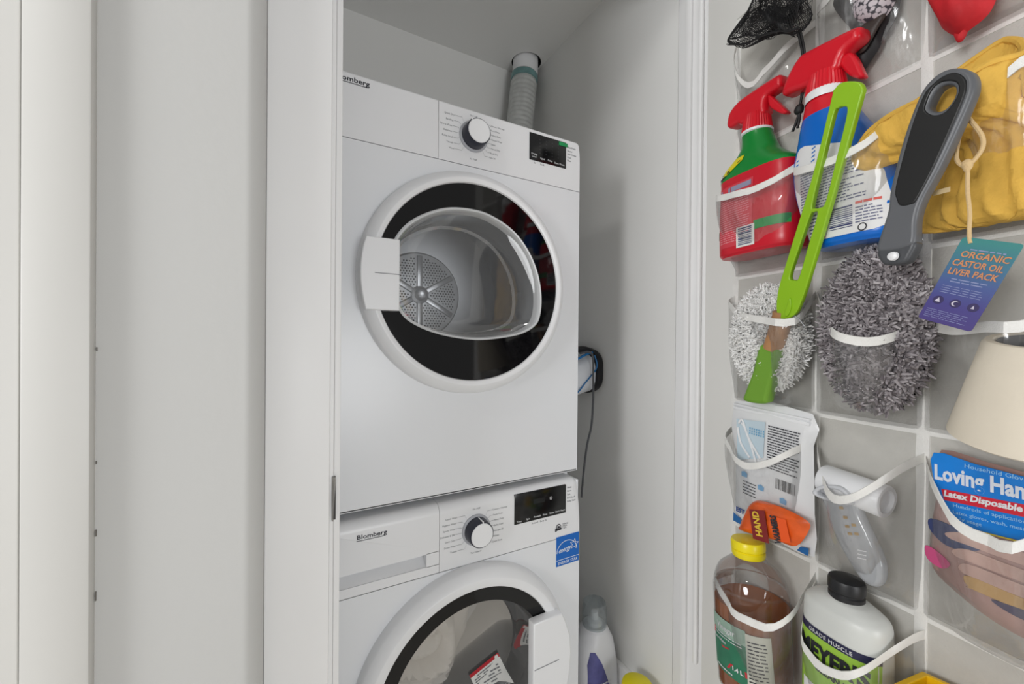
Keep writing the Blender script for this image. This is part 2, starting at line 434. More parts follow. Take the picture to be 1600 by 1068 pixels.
# ------------------------------------------------------------------ dryer
def dial_print(name, c, left, right, top, bottom, y, parent, dx=.045, size=.0052):
    it, Q = [], []
    n = len(left)
    for i, b in enumerate(left):
        t = i/(n-1); z = c[1]+.036-.072*t; bow = .005*math.sin(math.pi*t)
        it.append((b, size, c[0]-dx-bow, z-.002, {'align': 'RIGHT', 'ext': .0001}))
        ang = math.pi-(.85-1.7*t)
        ex, ez = c[0]+.035*math.cos(ang), c[1]+.036*math.sin(ang)
        Q += [rect(c[0]-dx-bow+.001, ex-.004, z-.0004, z+.0002), ((ex-.004, z-.0004), (ex, ez-.0004), (ex, ez+.0002), (ex-.004, z+.0002))]
    n = len(right)
    for i, b in enumerate(right):
        t = i/(n-1); z = c[1]+.036-.072*t; bow = .005*math.sin(math.pi*t)
        it.append((b, size, c[0]+dx+bow-.006, z-.002, {'align': 'LEFT', 'ext': .0001}))
        ang = .85-1.7*t
        ex, ez = c[0]+.035*math.cos(ang), c[1]+.036*math.sin(ang)
        Q += [rect(ex+.004, c[0]+dx+bow-.0065, z-.0004, z+.0002), ((ex, ez-.0004), (ex+.004, z-.0004), (ex+.004, z+.0002), (ex, ez+.0002))]
    it += [(top, size, c[0], c[1]+.044, {'ext': .0001}), (bottom, size, c[0], c[1]-.051, {'ext': .0001})]
    text(name, it, INK, parent, y)
    strips('dial_lines', Q, INK, parent, y)
def dial(c, y0, parent, ang):
    prof = [(.0335, y0), (.0335, y0-.003), (.029, y0-.004), (.0275, y0-.030), (.0262, y0-.0315), (.0255, y0-.0315)]
    d = lathe('dial', prof, NAVYPL, parent, axis='y', c=(c[0], 0, c[1]), n=56)
    lathe('dial_cap', [(.0256, y0-.031), (.0245, y0-.0328), (0, y0-.0334)], WPLAST, d, axis='y', c=(c[0], 0, c[1]), n=48)
    lathe('dial_skirt', [(.0336, y0-.0005), (.0336, y0-.0032), (.0285, y0-.0042)], mat('dial_grey', (176, 178, 184), .35), d, axis='y', c=(c[0], 0, c[1]), n=56)
    bm = boxes('dial_pointer', [(-.0012, .0012, y0-.0322, y0-.006, .0248, .0292)], WPLAST, d)
    bm.data.transform(Matrix.Translation((c[0], 0, c[1])) @ Matrix.Rotation(ang, 4, 'Y'))
DXC, DZC = .358, 1.323
dryer = empty('clothes_dryer', 'white clothes dryer with black ringed door, stacked on the washing machine', 'dryer', Matrix.Translation((DXC, 1.12, .864)))
def P0(root): # parts are written in room coordinates, then hung under the root
    for ch in list(root.children): ch.matrix_parent_inverse = root.matrix_world.inverted()
X0, X1, YF, YB = .0628, .6598, .8239, 1.42
ZB, ZP, ZT = .869, 1.5813, 1.7065
boxes('cabinet', [(X0, X0+.006, YF+.004, YB, ZB, ZT-.004), (X1-.006, X1, YF+.004, YB, ZB, ZT-.004), (X0, X1, YB-.01, YB, ZB, ZT-.004), (X0, X1, YF+.02, YB, ZB, ZB+.012), (X0, X1, YF+.02, YB, ZT-.012, ZT-.004)], ENAMEL, dryer, bevel=.0015)
fp = holed_rect('front_panel', X0, X1, ZB, ZP-.0008, (DXC, DZC), circle(.19), YF, ENAMEL, dryer)
sol = fp.modifiers.new('thick', 'SOLIDIFY'); sol.thickness = -.004
# lower edge of the front turns under
boxes('front_lip', [(X0, X1, YF, YF+.02, ZB-.001, ZB+.006)], ENAMEL, dryer, bevel=.0025)
def panel(name, x0, x1, z0, z1, y0, y1, r, m, parent, rs=.012, left=False, right=False):
    """control fascia with a rounded top front edge and rounded outer corner"""
    bm = bmesh.new(); g = bmesh.ops.create_cube(bm, size=1)
    bmesh.ops.transform(bm, matrix=Matrix.Translation(((x0+x1)/2, (y0+y1)/2, (z0+z1)/2)) @ Matrix.Diagonal((x1-x0, y1-y0, z1-z0, 1)), verts=g['verts'])
    def sel(f): return [e for e in bm.edges if all(f(v.co) for v in e.verts)]
    if right: bmesh.ops.bevel(bm, geom=sel(lambda c: abs(c.x-x1) < 1e-6 and abs(c.z-z1) < 1e-6), offset=rs, segments=6, affect='EDGES', profile=.5)
    if left: bmesh.ops.bevel(bm, geom=sel(lambda c: abs(c.x-x0) < 1e-6 and abs(c.z-z1) < 1e-6), offset=rs, segments=6, affect='EDGES', profile=.5)
    topf = [e for e in bm.edges if all(abs(v.co.y-y0) < 1e-6 for v in e.verts) and max(v.co.z for v in e.verts) > z1-rs-1e-4 and min(v.co.z for v in e.verts) > z0+.01]
    bmesh.ops.bevel(bm, geom=topf, offset=r, segments=5, affect='EDGES', profile=.5)
    me = bpy.data.meshes.new(name); bm.to_mesh(me); bm.free()
    return link(name, me, m, parent)
boxes('panel_backing', [(X0+.004, X1-.004, YF+.012, YF+.02, ZP-.02, ZT-.01)], GAP, dryer)
panel('tank_drawer', X0, .2822, ZP+.0008, ZT, YF, YF+.06, .005, WPLAST, dryer, left=True)
panel('control_panel', .2832, X1, ZP+.0008, ZT, YF, YF+.06, .005, WPLAST, dryer, right=True)
text('brand_lettering', [('Blomberg', .0132, .0805, 1.6885, {'align': 'LEFT', 'bold': .00025, 'sx': 1.22})], DARKINK, dryer, YF-.0003)
strips('brand_underline', [rect(.0805, .1395, 1.6848, 1.6862)], DARKINK, dryer, YF)
dial((.363, 1.6475), YF, dryer, R(-38))
dial_print('programme_print', (.363, 1.6475), ['Quick Dry', 'Bedding', 'Sports Wear', 'Delicates', 'Bulky Load', 'Towels', 'Wool'], ['Colours / Normal', 'Perm Press', 'Heavy Duty', 'Casual Wear', 'Jeans', 'Timed Dry', 'Rack Dry', 'Mini 30'], 'On / Off', 'Air Fluff', YF-.0002, dryer)
boxes('display_panel', [(.508, .6155, YF-.0012, YF+.01, 1.6315, 1.6965)], DISP, dryer, bevel=.0006)
text('display_print', [('Drying', .006, .521, 1.645, {}), ('Level', .006, .521, 1.6385, {}), ('Signal', .006, .545, 1.6385, {}), ('Delay', .006, .567, 1.6385, {}), ('Start / Pause', .006, .595, 1.6370, {})], WINK, dryer, YF-.0014)
strips('display_marks', [rect(.536+.018*i, .538+.018*i, 1.652+.008*j, 1.6525+.008*j) for i in range(4) for j in range(5)], INK, dryer, YF-.0014)
text('indicator_print', [('Heat Pump', .0058, .620, 1.6855, {'align': 'LEFT'}), ('Sensor', .0058, .620, 1.6765, {'align': 'LEFT'}), ('Anti Crease', .0058, .620, 1.6685, {'align': 'LEFT'}), ('Cool', .0058, .620, 1.660, {'align': 'LEFT'}), ('Filter', .0058, .620, 1.652, {'align': 'LEFT'}), ('3s', .006, .523, 1.6245, {}), ('Lock', .006, .545, 1.6245, {})], INK, dryer, YF-.0002)
boxes('green_tag', [(.593, .6195, YF-.0022, YF-.0010, 1.6855, 1.6945)], mat('tag_green', (20, 150, 84), .5), dryer, bevel=.0004)
# door: white ring, black glass with a D-shaped window, bowl, handle
def door_ring(parent, cx, cz, yf, R0, Rb, depth, m):
    prof = [(R0, yf+.002), (R0, yf-.006), (R0-.0015, yf-depth*.55), (R0-.004, yf-depth*.72), (R0-.019, yf-depth-.0035), (R0-.021, yf-depth-.004), (Rb+.004, yf-depth-.002), (Rb+.0015, yf-depth-.001), (Rb, yf-depth+.003), (Rb-.002, yf-depth+.012), (Rb-.004, yf-.002)]
    return lathe('door_ring', prof, m, parent, axis='y', c=(cx, 0, cz), n=120)
door_ring(dryer, DXC, DZC, YF, .2385, .208, .034, WPLAST)
DW = [(-.171, .074), (-.134, .116), (-.069, .1475), (.0, .154), (.050, .143), (.096, .1185), (.132, .080), (.155, .036), (.166, -.012), (.165, -.055), (.152, -.086), (.115, -.107), (.06, -.118), (.0, -.1225), (-.067, -.115), (-.123, -.098), (-.158, -.074), (-.178, -.03), (-.182, .025)]
dw = [(v.x, v.z) for v in cr_pts([(a, 0, b) for a, b in DW], 6, True)]
def annulus(name, outl, c, ro, y, m, parent, r_in=1.0, thick=0):
    V, Fc = [], []; n = len(outl)
    for dx, dz in outl:
        a = math.atan2(dz, dx); V.append((c[0]+dx*r_in, y, c[1]+dz*r_in)); V.append((c[0]+ro*math.cos(a), y, c[1]+ro*math.sin(a)))
    for i in range(n):
        j = (i+1) % n; Fc.append((2*i, 2*j, 2*j+1, 2*i+1))
    return raw(name, V, Fc, m, parent, smooth=False)
annulus('door_glass_ring', dw, (DXC, DZC), .2078, YF-.0315, BLKGLASS, dryer)
def loft_outline(name, outl, c, rows, m, parent):
    """rows: (scale, y)"""
    V, Fc = [], []; n = len(outl)
    for s_, y in rows:
        for dx, dz in outl: V.append((c[0]+dx*s_, y, c[1]+dz*s_))
    for i in range(len(rows)-1):
        for k in range(n):
            a, b = i*n+k, i*n+(k+1) % n; Fc.append((a, b, b+n, a+n))
    return V, Fc
V, Fc = loft_outline('r', dw, (DXC, DZC), [(1.0, YF-.033), (.985, YF-.035), (.968, YF-.034), (.955, YF-.022), (.950, YF-.010)], None, None)
raw('window_rim', V, Fc, mat('rim_grey', (206, 208, 210), .25, var=.01), dryer)
V, Fc = loft_outline('b', dw, (DXC, DZC), [(.950, YF-.010), (.945, YF+.015), (.925, YF+.05), (.90, YF+.062), (.86, YF+.066)], None, None)
raw('window_bowl', V, Fc, film('bowl_glass', tint=(.85, .86, .87), haze=.5, gloss=.16, rough=.05, hazecol=(.33, .34, .35), bump=0), dryer)
V, Fc = loft_outline('g', dw, (DXC, DZC), [(.958, YF-.027), (.90, YF-.022), (.6, YF-.019), (.25, YF-.018), (.002, YF-.018)], None, None)
raw('window_glass', V, Fc, GLASS, dryer)
# handle follows the ring on its left side
hl = [(-.1665, .0655), (-.1665, -.0685), (-.2275, -.0685)]+[(.2372*math.cos(a), .2372*math.sin(a)) for a in [math.pi+.285-.57*k/8 for k in range(1, 8)]]+[(-.2270, .0655)]
plate('door_handle', [[(DXC+a, DZC+b) for a, b in hl]], YF-.042, .019, .0022, WPLAST, dryer, sharp=True)
boxes('handle_groove', [(DXC-.212, DXC-.1668, YF-.0520, YF-.0510, DZC-.0010, DZC+.0002)], INK, dryer)
# drum
lathe('drum_mouth', [(.186, YF+.004), (.19, YF+.05), (.205, YF+.055), (.245, YF+.085)], GREYPL, dryer, axis='y', c=(DXC, 0, DZC), n=72)
drum = lathe('drum', [(.245, YF+.085), (.262, YF+.105), (.262, YF+.19), (.257, YF+.20), (.257, YF+.27), (.262, YF+.28), (.262, YF+.345), (.25, YF+.372), (.19, YF+.384), (.13, YF+.39), (.124, YF+.382), (.0, YF+.382)], STEEL, dryer, axis='y', c=(DXC, 0, DZC+.012), n=72)
yb_ = YF+.381
for k in range(6):
    a = k*math.pi/3+.52
    sp = boxes('drum_spoke', [(.022, .118, yb_-.006, yb_+.002, -.0085, .0085)], STEEL, drum, bevel=.003)
    sp.data.transform(Matrix.Translation((DXC, 0, DZC+.012)) @ Matrix.Rotation(a, 4, 'Y'))
lathe('drum_hub', [(.027, yb_+.002), (.026, yb_-.007), (.018, yb_-.010), (.012, yb_-.006), (0, yb_-.006)], STEEL, drum, axis='y', c=(DXC, 0, DZC+.012), n=32)
V, Fc = [], []
for i in range(-14, 15):
    for j in range(-14, 15):
        x = i*.0088+(j % 2)*.0044; z = j*.0077; r = math.hypot(x, z)
        if .034 < r < .112:
            th = (math.atan2(-z, x)-.52) % (math.pi/3); th = min(th, math.pi/3-th)
            if r*math.sin(th) > .013:
                b = len(V); V += [(DXC+x+.0026*math.cos(q*math.pi/3), yb_-.0006, DZC+.012+z+.0026*math.sin(q*math.pi/3)) for q in range(6)]; Fc.append(tuple(range(b, b+6)))
raw('vent_holes', V, Fc, mat('hole_dark', (48, 52, 60), .7), drum, smooth=False, kind='stuff', fix=False)
for k in range(3):
    a = k*2*math.pi/3+.35
    bf = boxes('drum_baffle', [(-.02, .02, YF+.12, YF+.34, .215, .258)], STEEL, drum, bevel=.008, seg=3)
    bf.data.transform(Matrix.Translation((DXC, 0, DZC+.012)) @ Matrix.Rotation(a, 4, 'Y'))
for x in (X0+.05, X1-.05):
    for y in (YF+.06, YB-.06): lathe('foot', [(0, .857), (.018, .857), (.02, .862), (.02, .868), (0, .868)], GREYPL, dryer, c=(x, y, 0), n=20)
P0(dryer)

# ------------------------------------------------------------------ washing machine
YW2 = .812
WXC, WZC = .357, .468
washer = empty('washing_machine', 'white washing machine with blue energy sticker, below the dryer', 'washing machine', Matrix.Translation((WXC, 1.1, 0)))
WT, WP = .8530, .7125
boxes('cabinet', [(X0, X0+.006, YW2+.006, YB, .02, WT-.006), (X1-.006, X1, YW2+.006, YB, .02, WT-.006), (X0, X1, YB-.01, YB, .02, WT-.006), (X0, X1, YW2+.02, YB, .02, .032)], ENAMEL, washer, bevel=.0015)
boxes('top_panel', [(X0, X1, YW2+.05, YB, WT-.018, WT+.0008)], ENAMEL, washer, bevel=.004)
fp = holed_rect('front_panel', X0, X1, .10, WP-.0008, (WXC, WZC), circle(.185), YW2, ENAMEL, washer)
sol = fp.modifiers.new('thick', 'SOLIDIFY'); sol.thickness = -.004
boxes('kick_panel', [(X0, X1, YW2, YW2+.02, .02, .0985)], WPLAST, washer, bevel=.002)
boxes('panel_backing', [(X0+.004, X1-.004, YW2+.035, YW2+.05, WP-.02, WT-.025)], GAP, washer)
panel('control_panel', .2880, X1, WP+.0008, WT, YW2, YW2+.055, .020, WPLAST, washer, rs=.020, right=True)
dw_ = panel('detergent_drawer', X0, .2872, .7575, WT, YW2, YW2+.055, .020, WPLAST, washer, rs=.020, left=True)
boxes('drawer_front', [(X0, .2872, YW2, YW2+.02, WP+.0008, .7310), (.2600, .2872, YW2, YW2+.02, .730, .7585), (X0, .069, YW2, YW2+.02, .730, .7585)], WPLAST, washer)
V, Fc = [], []
for i in range(13):      # scooped finger pull
    t = i/12; x = .066+.196*t
    for k in range(7):
        q = k/6; z = .7300+.0285*q; dep = .022*min(1, q*1.9)**.7
        lip = .010*math.sin(math.pi*t)*max(0, 1-abs(q-.25)*4)
        V.append((x, YW2+.001+max(dep-lip*.6, 0), z))
for i in range(12):
    for k in range(6):
        a = i*7+k; Fc.append((a, a+1, a+8, a+7))
raw('drawer_pull', V, Fc, WPLAST, washer)

text('brand_lettering', [('Blomberg', .0118, .1235, .8195, {'align': 'LEFT', 'bold': .0002, 'sx': 1.22})], DARKINK, washer, YW2-.0003)
strips('brand_underline', [rect(.1235, .1750, .8158, .8171)], DARKINK, washer, YW2)
dial((.372, .7845), YW2, washer, R(4))
dial_print('programme_print', (.372, .7845), ['Quick Wash', 'Hygiene Wash', 'Sports Wear', 'Delicates & Silk', 'Dark Care', 'Down Wear', 'Towels'], ['Colours / Normal', 'Perm Press', 'Heavy Duty', 'Bulky Load', 'Allergen 30', 'Whites', 'Quick Rinse'], 'On / Off', 'Tub Cleaner', YW2-.0002, washer)
boxes('display_panel', [(.4680, .6155, YW2-.0012, YW2+.01, .7735, .8430)], DISP, washer, bevel=.0006)
text('display_print', [('Temp', .0058, .481, .7775, {}), ('Spin', .0058, .505, .7785, {}), ('Prewash', .0058, .531, .7795, {}), ('Rinse', .0058, .553, .7795, {}), ('Steam', .0058, .573, .7795, {}), ('Start / Pause', .0058, .598, .7795, {})], WINK, washer, YW2-.0014)
strips('display_window', [rect(.52, .552, .812, .824)], mat('lcd_grey', (34, 36, 38), .2), washer, YW2-.0013)
lathe('start_symbol', [(.0036, YW2-.0016), (.0030, YW2-.0018), (.0024, YW2-.0016)], WINK, washer, axis='y', c=(.570, 0, .818), n=20)
text('indicator_print', [(b, .0058, .620, .832-.0085*i, {'align': 'LEFT'}) for i, b in enumerate(('Wash', 'Rinse', 'Spin', 'End / Lock', 'Delay Start'))]+[('3s Lock', .006, .525, .765, {}), ('Beep 3s', .006, .549, .765, {})], INK, washer, YW2-.0002)
# small hand-holding-a-shirt emblem
lathe('emblem', [(.0075, YW2-.0002), (.0070, YW2-.0009), (.0058, YW2-.0009), (.0056, YW2-.0002)], DARKINK, washer, axis='y', c=(.5945, 0, .7415), n=24)
strips('emblem_hand', [((.585, .733), (.602, .734), (.604, .738), (.585, .737)), ((.590, .7385), (.599, .7385), (.597, .744), (.592, .744)), rect(.584, .588, .731, .739)], DARKINK, washer, YW2-.0006)
text('emblem_lettering', [('Hybrid', .0062, .606, .7440, {'align': 'LEFT'}), ('Wash', .0062, .606, .7390, {'align': 'LEFT'}), ('Care', .0062, .606, .7340, {'align': 'LEFT'})], INK, washer, YW2-.0002)
# blue energy sticker
es = boxes('energy_sticker', [(.5880, .6580, YW2-.0012, YW2+.0005, .6440, .7165)], mat('sticker_blue', (18, 102, 190), .4), washer)
WS = mat('sticker_white', (236, 240, 244), .5)
ye = YW2-.0013
arc = []
for i in range(24):
    a0, a1 = [math.pi*(.02+.96*k/24) for k in (i, i+1)]
    q = [(.620+rr*1.05*math.cos(a), .6745+rr*.98*math.sin(a)) for rr, a in ((.0305, a0), (.0305, a1), (.0290, a1), (.0290, a0))]
    arc.append(tuple((min(x, .6575), z) for x, z in q))
st = []
sp = [(.6425+(.0135 if k % 2 == 0 else .0058)*math.sin(k*math.pi/5+.15), .6895+(.0135 if k % 2 == 0 else .0058)*math.cos(k*math.pi/5+.15)) for k in range(10)]
for k in range(10):
    (ax, az), (bx, bz) = sp[k], sp[(k+1) % 10]
    d = Vector((bz-az, -(bx-ax))).normalized()*.0006
    st.append(((ax-d.x, az-d.y), (bx-d.x, bz-d.y), (bx+d.x, bz+d.y), (ax+d.x, az+d.y)))
strips('sticker_star', arc+st+[rect(.588, .658, .6585, .6597)], WS, es, ye)
text('sticker_lettering', [('energy', .0175, .6125, .6775, {'shear': .5, 'sx': .78, 'bold': .0001, 'rot': R(-6)}), ('ENERGY STAR', .0098, .623, .6478, {'sx': .98})], WS, es, ye-.0002)
door_ring(washer, WXC, WZC, YW2, .245, .205, .034, WPLAST)
wc = circle(.176, 96)
annulus('door_glass_ring', wc, (WXC, WZC), .2048, YW2-.0315, BLKGLASS, washer)
lathe('window_glass', [(.177, YW2-.031), (.174, YW2-.012), (.166, YW2+.03), (.150, YW2+.07), (.12, YW2+.085), (.0, YW2+.09)], GLASS, washer, axis='y', c=(WXC, 0, WZC), n=96)
lathe('door_gasket', [(.186, YW2+.004), (.19, YW2+.04), (.205, YW2+.06), (.20, YW2+.085), (.18, YW2+.105), (.20, YW2+.12)], mat('gasket_grey', (120, 120, 120), .5), washer, axis='y', c=(WXC, 0, WZC), n=72)
drumw = lathe('drum', [(.20, YW2+.115), (.24, YW2+.13), (.245, YW2+.40), (.20, YW2+.43), (0, YW2+.44)], STEEL, washer, axis='y', c=(WXC, 0, WZC), n=72)
hw = [(.131, .103), (.131, -.115), (.205, -.115), (.222, -.09), (.232, -.04), (.236, .0), (.232, .045), (.218, .085), (.208, .103)]
plate('door_handle', [[(WXC+a, WZC+b) for a, b in hw]], YW2-.045, .024, .003, WPLAST, washer, sharp=True)
boxes('handle_groove', [(WXC+.134, WXC+.200, YW2-.0578, YW2-.0568, WZC-.0010, WZC+.0002)], INK, washer)
# caution label stuck inside the glass
lab = [(.394, .396), (.470, .424), (.490, .374), (.414, .348)]
V = []; Fc = []
def onb(x, z): # glass bowl depth
    r = math.hypot(x-WXC, z-WZC); return YW2+np.interp(r, [0, .12, .15, .166, .174], [.09, .085, .07, .03, -.012])-.006
for i in range(7):
    for j in range(5):
        a = Vector(lab[0]).lerp(Vector(lab[1]), i/6); b = Vector(lab[3]).lerp(Vector(lab[2]), i/6); q = a.lerp(b, j/4); V.append((q.x, onb(q.x, q.y), q.y))
for i in range(6):
    for j in range(4):
        a = i*5+j; Fc.append((a, a+1, a+6, a+5))
cau = raw('caution_label', V, Fc, mat('label_white', (232, 232, 228), .5), washer)
def lq(u0, u1, v0, v1):
    def p(u, v):
        a = Vector(lab[0]).lerp(Vector(lab[1]), u); b = Vector(lab[3]).lerp(Vector(lab[2]), u); q = a.lerp(b, v); return (q.x, q.y)
    return (p(u0, v1), p(u1, v1), p(u1, v0), p(u0, v0))
strips('label_band', [lq(k/6, (k+1)/6, -.02, .16) for k in range(6)], mat('label_red', (190, 30, 44), .5), cau, lambda x, z: onb(x, z)-.0004)
strips('label_print', [lq(.08+k*.1, .17+k*.1, .26+.12*j, .31+.12*j) for k in range(8) for j in range(6) if (k*3+j) % 7], INK, cau, lambda x, z: onb(x, z)-.0004)
for x in (X0+.05, X1-.05):
    for y in (YW2+.06, YB-.06): lathe('foot', [(0, 0), (.02, 0), (.022, .006), (.014, .02), (.014, .024)], GREYPL, washer, c=(x, y, 0), n=20)
P0(washer)
# white bedding in the washer drum
V, Fc = [], []
nu, nv = 72, 28
for j in range(nv+1):
    for i in range(nu):
        a = 2*math.pi*i/nu; t = j/nv; r = .185*t
        x, z = r*math.cos(a), r*math.sin(a)
        sw = math.sin(r*90+a*2.0+noise.noise(Vector((x*9, z*9, 0)))*2.5)
        y = YW2+.185+.10*t**3+.034*sw*(.3+t)+.02*noise.noise(Vector((x*16, z*16, 4)))+max(0, x-.03)*.9
        V.append((WXC-.02+x, y, WZC-.01+z))
V0 = len(V)
for j in range(nv):
    for i in range(nu):
        a, b = j*nu+i, j*nu+(i+1) % nu; Fc.append((a, b, b+nu, a+nu))
lb = raw('bedding', V, Fc, mat('bedding_white', (226, 220, 212), .9, bump=.3, bscale=300))
s_ = lb.modifiers.new('t', 'SOLIDIFY'); s_.thickness = .01
tag(lb, 'crumpled white bedding behind the round window of the washing machine', 'laundry')

# ------------------------------------------------------------------ duct, iron, bottles beside the machines
duct = empty('exhaust_duct', 'ribbed silvery exhaust duct with teal tape rising behind the dryer into the ceiling', 'duct', Matrix.Translation((.80, 1.36, 1.7)))
FOIL = mat('foil', (196, 198, 196), .3, metal=.1, var=.10, vscale=40, bump=.5, bscale=60)
ax0, ax1 = Vector((.7675, 1.375, 1.70)), Vector((.8505, 1.4165, 2.30))
tube('collar', [Vector((.8495, 1.416, 2.262)), Vector((.8505, 1.4165, 2.30)), Vector((.852, 1.4176, 2.42))], .0515, WPLAST, duct, sides=32)
tube('tape', [ax0.lerp(ax1, q) for q in (.905, .92, .945)], .0548, mat('tape_teal', (112, 150, 150), .35, var=.15, vscale=30), duct, sides=32)
pts = [ax0.lerp(ax1, i/180) for i in range(172)]
tube('hose', pts, lambda t:   .0525+.0014*math.cos(t*2*math.pi*30), FOIL, duct, sides=32, smoothn=1)
P0(duct)

iron = empty('clothes_iron', 'white and blue clothes iron with grey cord, half hidden behind the dryer', 'iron', Matrix.Translation((.88, 1.1, 1.0)))
IW = mat('iron_white', (226, 230, 236), .3); IB = mat('iron_blue', (20, 112, 176), .35)
def xzloft(name, rows, m, parent, n=32):
    """rows: (x, cy, cz, ry, rz, p, shear) sections across the wall's depth"""
    V, Fc = [], []
    for x, cy, cz, ry, rz, p_ in rows:
        for k in range(n):
            a = 2*math.pi*k/n; c_, s_ = math.cos(a), math.sin(a); e = 2/p_
            V.append((x, cy+ry*math.copysign(abs(c_)**e, c_), cz+rz*math.copysign(abs(s_)**e, s_)))
    for i in range(len(rows)-1):
        for k in range(n):
            a, b = i*n+k, i*n+(k+1) % n; Fc.append((a, b, b+n, a+n))
    Fc += [tuple(range(n)), tuple((len(rows)-1)*n+k for k in range(n))]
    return raw(name, V, Fc, m, parent)
xzloft('soleplate', [(.918, 1.12, 1.102, .106, .074, 3.2), (.908, 1.12, 1.102, .110, .078, 3.2), (.896, 1.12, 1.100, .108, .077, 3.2), (.890, 1.12, 1.098, .10, .070, 3.2)], BLKPL, iron)
bodyi = xzloft('body', [(.892, 1.12, 1.094, .100, .068, 3.0), (.870, 1.12, 1.090, .099, .068, 3.0), (.840, 1.12, 1.080, .097, .066, 3.0), (.80, 1.12, 1.066, .092, .064, 2.8), (.765, 1.12, 1.055, .08, .056, 2.4), (.745, 1.12, 1.05, .05, .035, 2.2)], IW, iron)
tube('blue_line', [(.884, 1.0185, 1.155), (.893, 1.0165, 1.125), (.888, 1.0185, 1.105), (.868, 1.0195, 1.085), (.845, 1.0215, 1.062), (.825, 1.0235, 1.040), (.80, 1.028, 1.022)], .0022, IB, iron, sides=8)
tube('blue_cap', [(.884, 1.03, 1.163), (.86, 1.028, 1.158), (.83, 1.03, 1.145), (.80, 1.035, 1.13)], .004, IB, iron, sides=8)
tube('top_handle', [(.892, 1.05, 1.168), (.86, 1.05, 1.175), (.82, 1.055, 1.168), (.78, 1.06, 1.15)], .009, BLKPL, iron, sides=10)
tube('cord', [(.835, 1.035, 1.160), (.852, 1.012, 1.166), (.864, 1.004, 1.15), (.866, 1.003, 1.08), (.866, 1.003, 1.0), (.860, 1.003, .93), (.845, 1.005, .87), (.838, 1.01, .80), (.836, 1.02, .70)], .0035, mat('cord_grey', (84, 86, 90), .5), iron, sides=8)
P0(iron)

det = empty('detergent_bottle', 'white detergent bottle with clear cap and purple label, right of the washing machine', 'bottle', Matrix.Translation((.838, .955, 0)))
dLf = Loft([(0, .062, .05, 3), (.01, .068, .055, 3), (.12, .070, .056, 3), (.22, .068, .054, 2.8), (.29, .058, .048, 2.4), (.325, .042, .040, 2.1), (.336, .034, .034, 2)])
dLf.build('bottle_body', mat('hdpe_white', (230, 231, 235), .35), det)
dLf.label('label', mat('label_purple', (92, 92, 150), .5, var=.2, vscale=40), det, [(.03, -.058, .036), (.16, -.060, .02), (.25, -.056, -.014), (.285, -.046, -.034)])
strips('label_print', fine(-.05, .02, .05, .20, 12, .4, seed=4), WINK, det, lambda x, z: dLf.front(x, z, .0014))
lathe('cap', [(.036, .328), (.037, .345), (.0365, .385), (.033, .402), (.0, .406)], film('clear_cap', tint=(.82, .86, .87), haze=.22, gloss=.12, hazecol=(.6, .64, .66), bump=0), det, n=36)
lathe('spout', [(.024, .332), (.022, .345), (.012, .352), (.010, .372), (0, .374)], mat('hdpe_white', (0, 0, 0)), det, n=24)
yl = empty('round_tub', 'round tub with bright yellow lid on the closet floor beside the washing machine', 'tub', Matrix.Translation((.8480, .7900, 0)))
lathe('tub_body', [(0, 0), (.036, 0), (.040, .01), (.040, .24), (.036, .25)], WPLAST, yl, n=40)
lathe('lid', [(.0415, .236), (.042, .258), (.040, .2655), (.036, .268), (0, .269)], mat('lid_yellow', (240, 226, 10), .35), yl, n=48)

# ------------------------------------------------------------------ door organiser
org = empty('door_organizer', 'hanging organizer of clear pockets with white tape edging on the open door', 'organizer', dl(0, 0, 0))
BACK = mat('grey_nonwoven', (198, 196, 190), .85, var=.03, vscale=40, bump=.3, bscale=350)
COLS = [.0945, .2715, .425, .580, .735]
ROWS = [.246, .521, .796, 1.071, 1.346, 1.621]
HT = .275
boxes('backing', [(COLS[0]-.004, COLS[-1]+.004, -.0028, -.0008, .22, 1.93)], BACK, org)
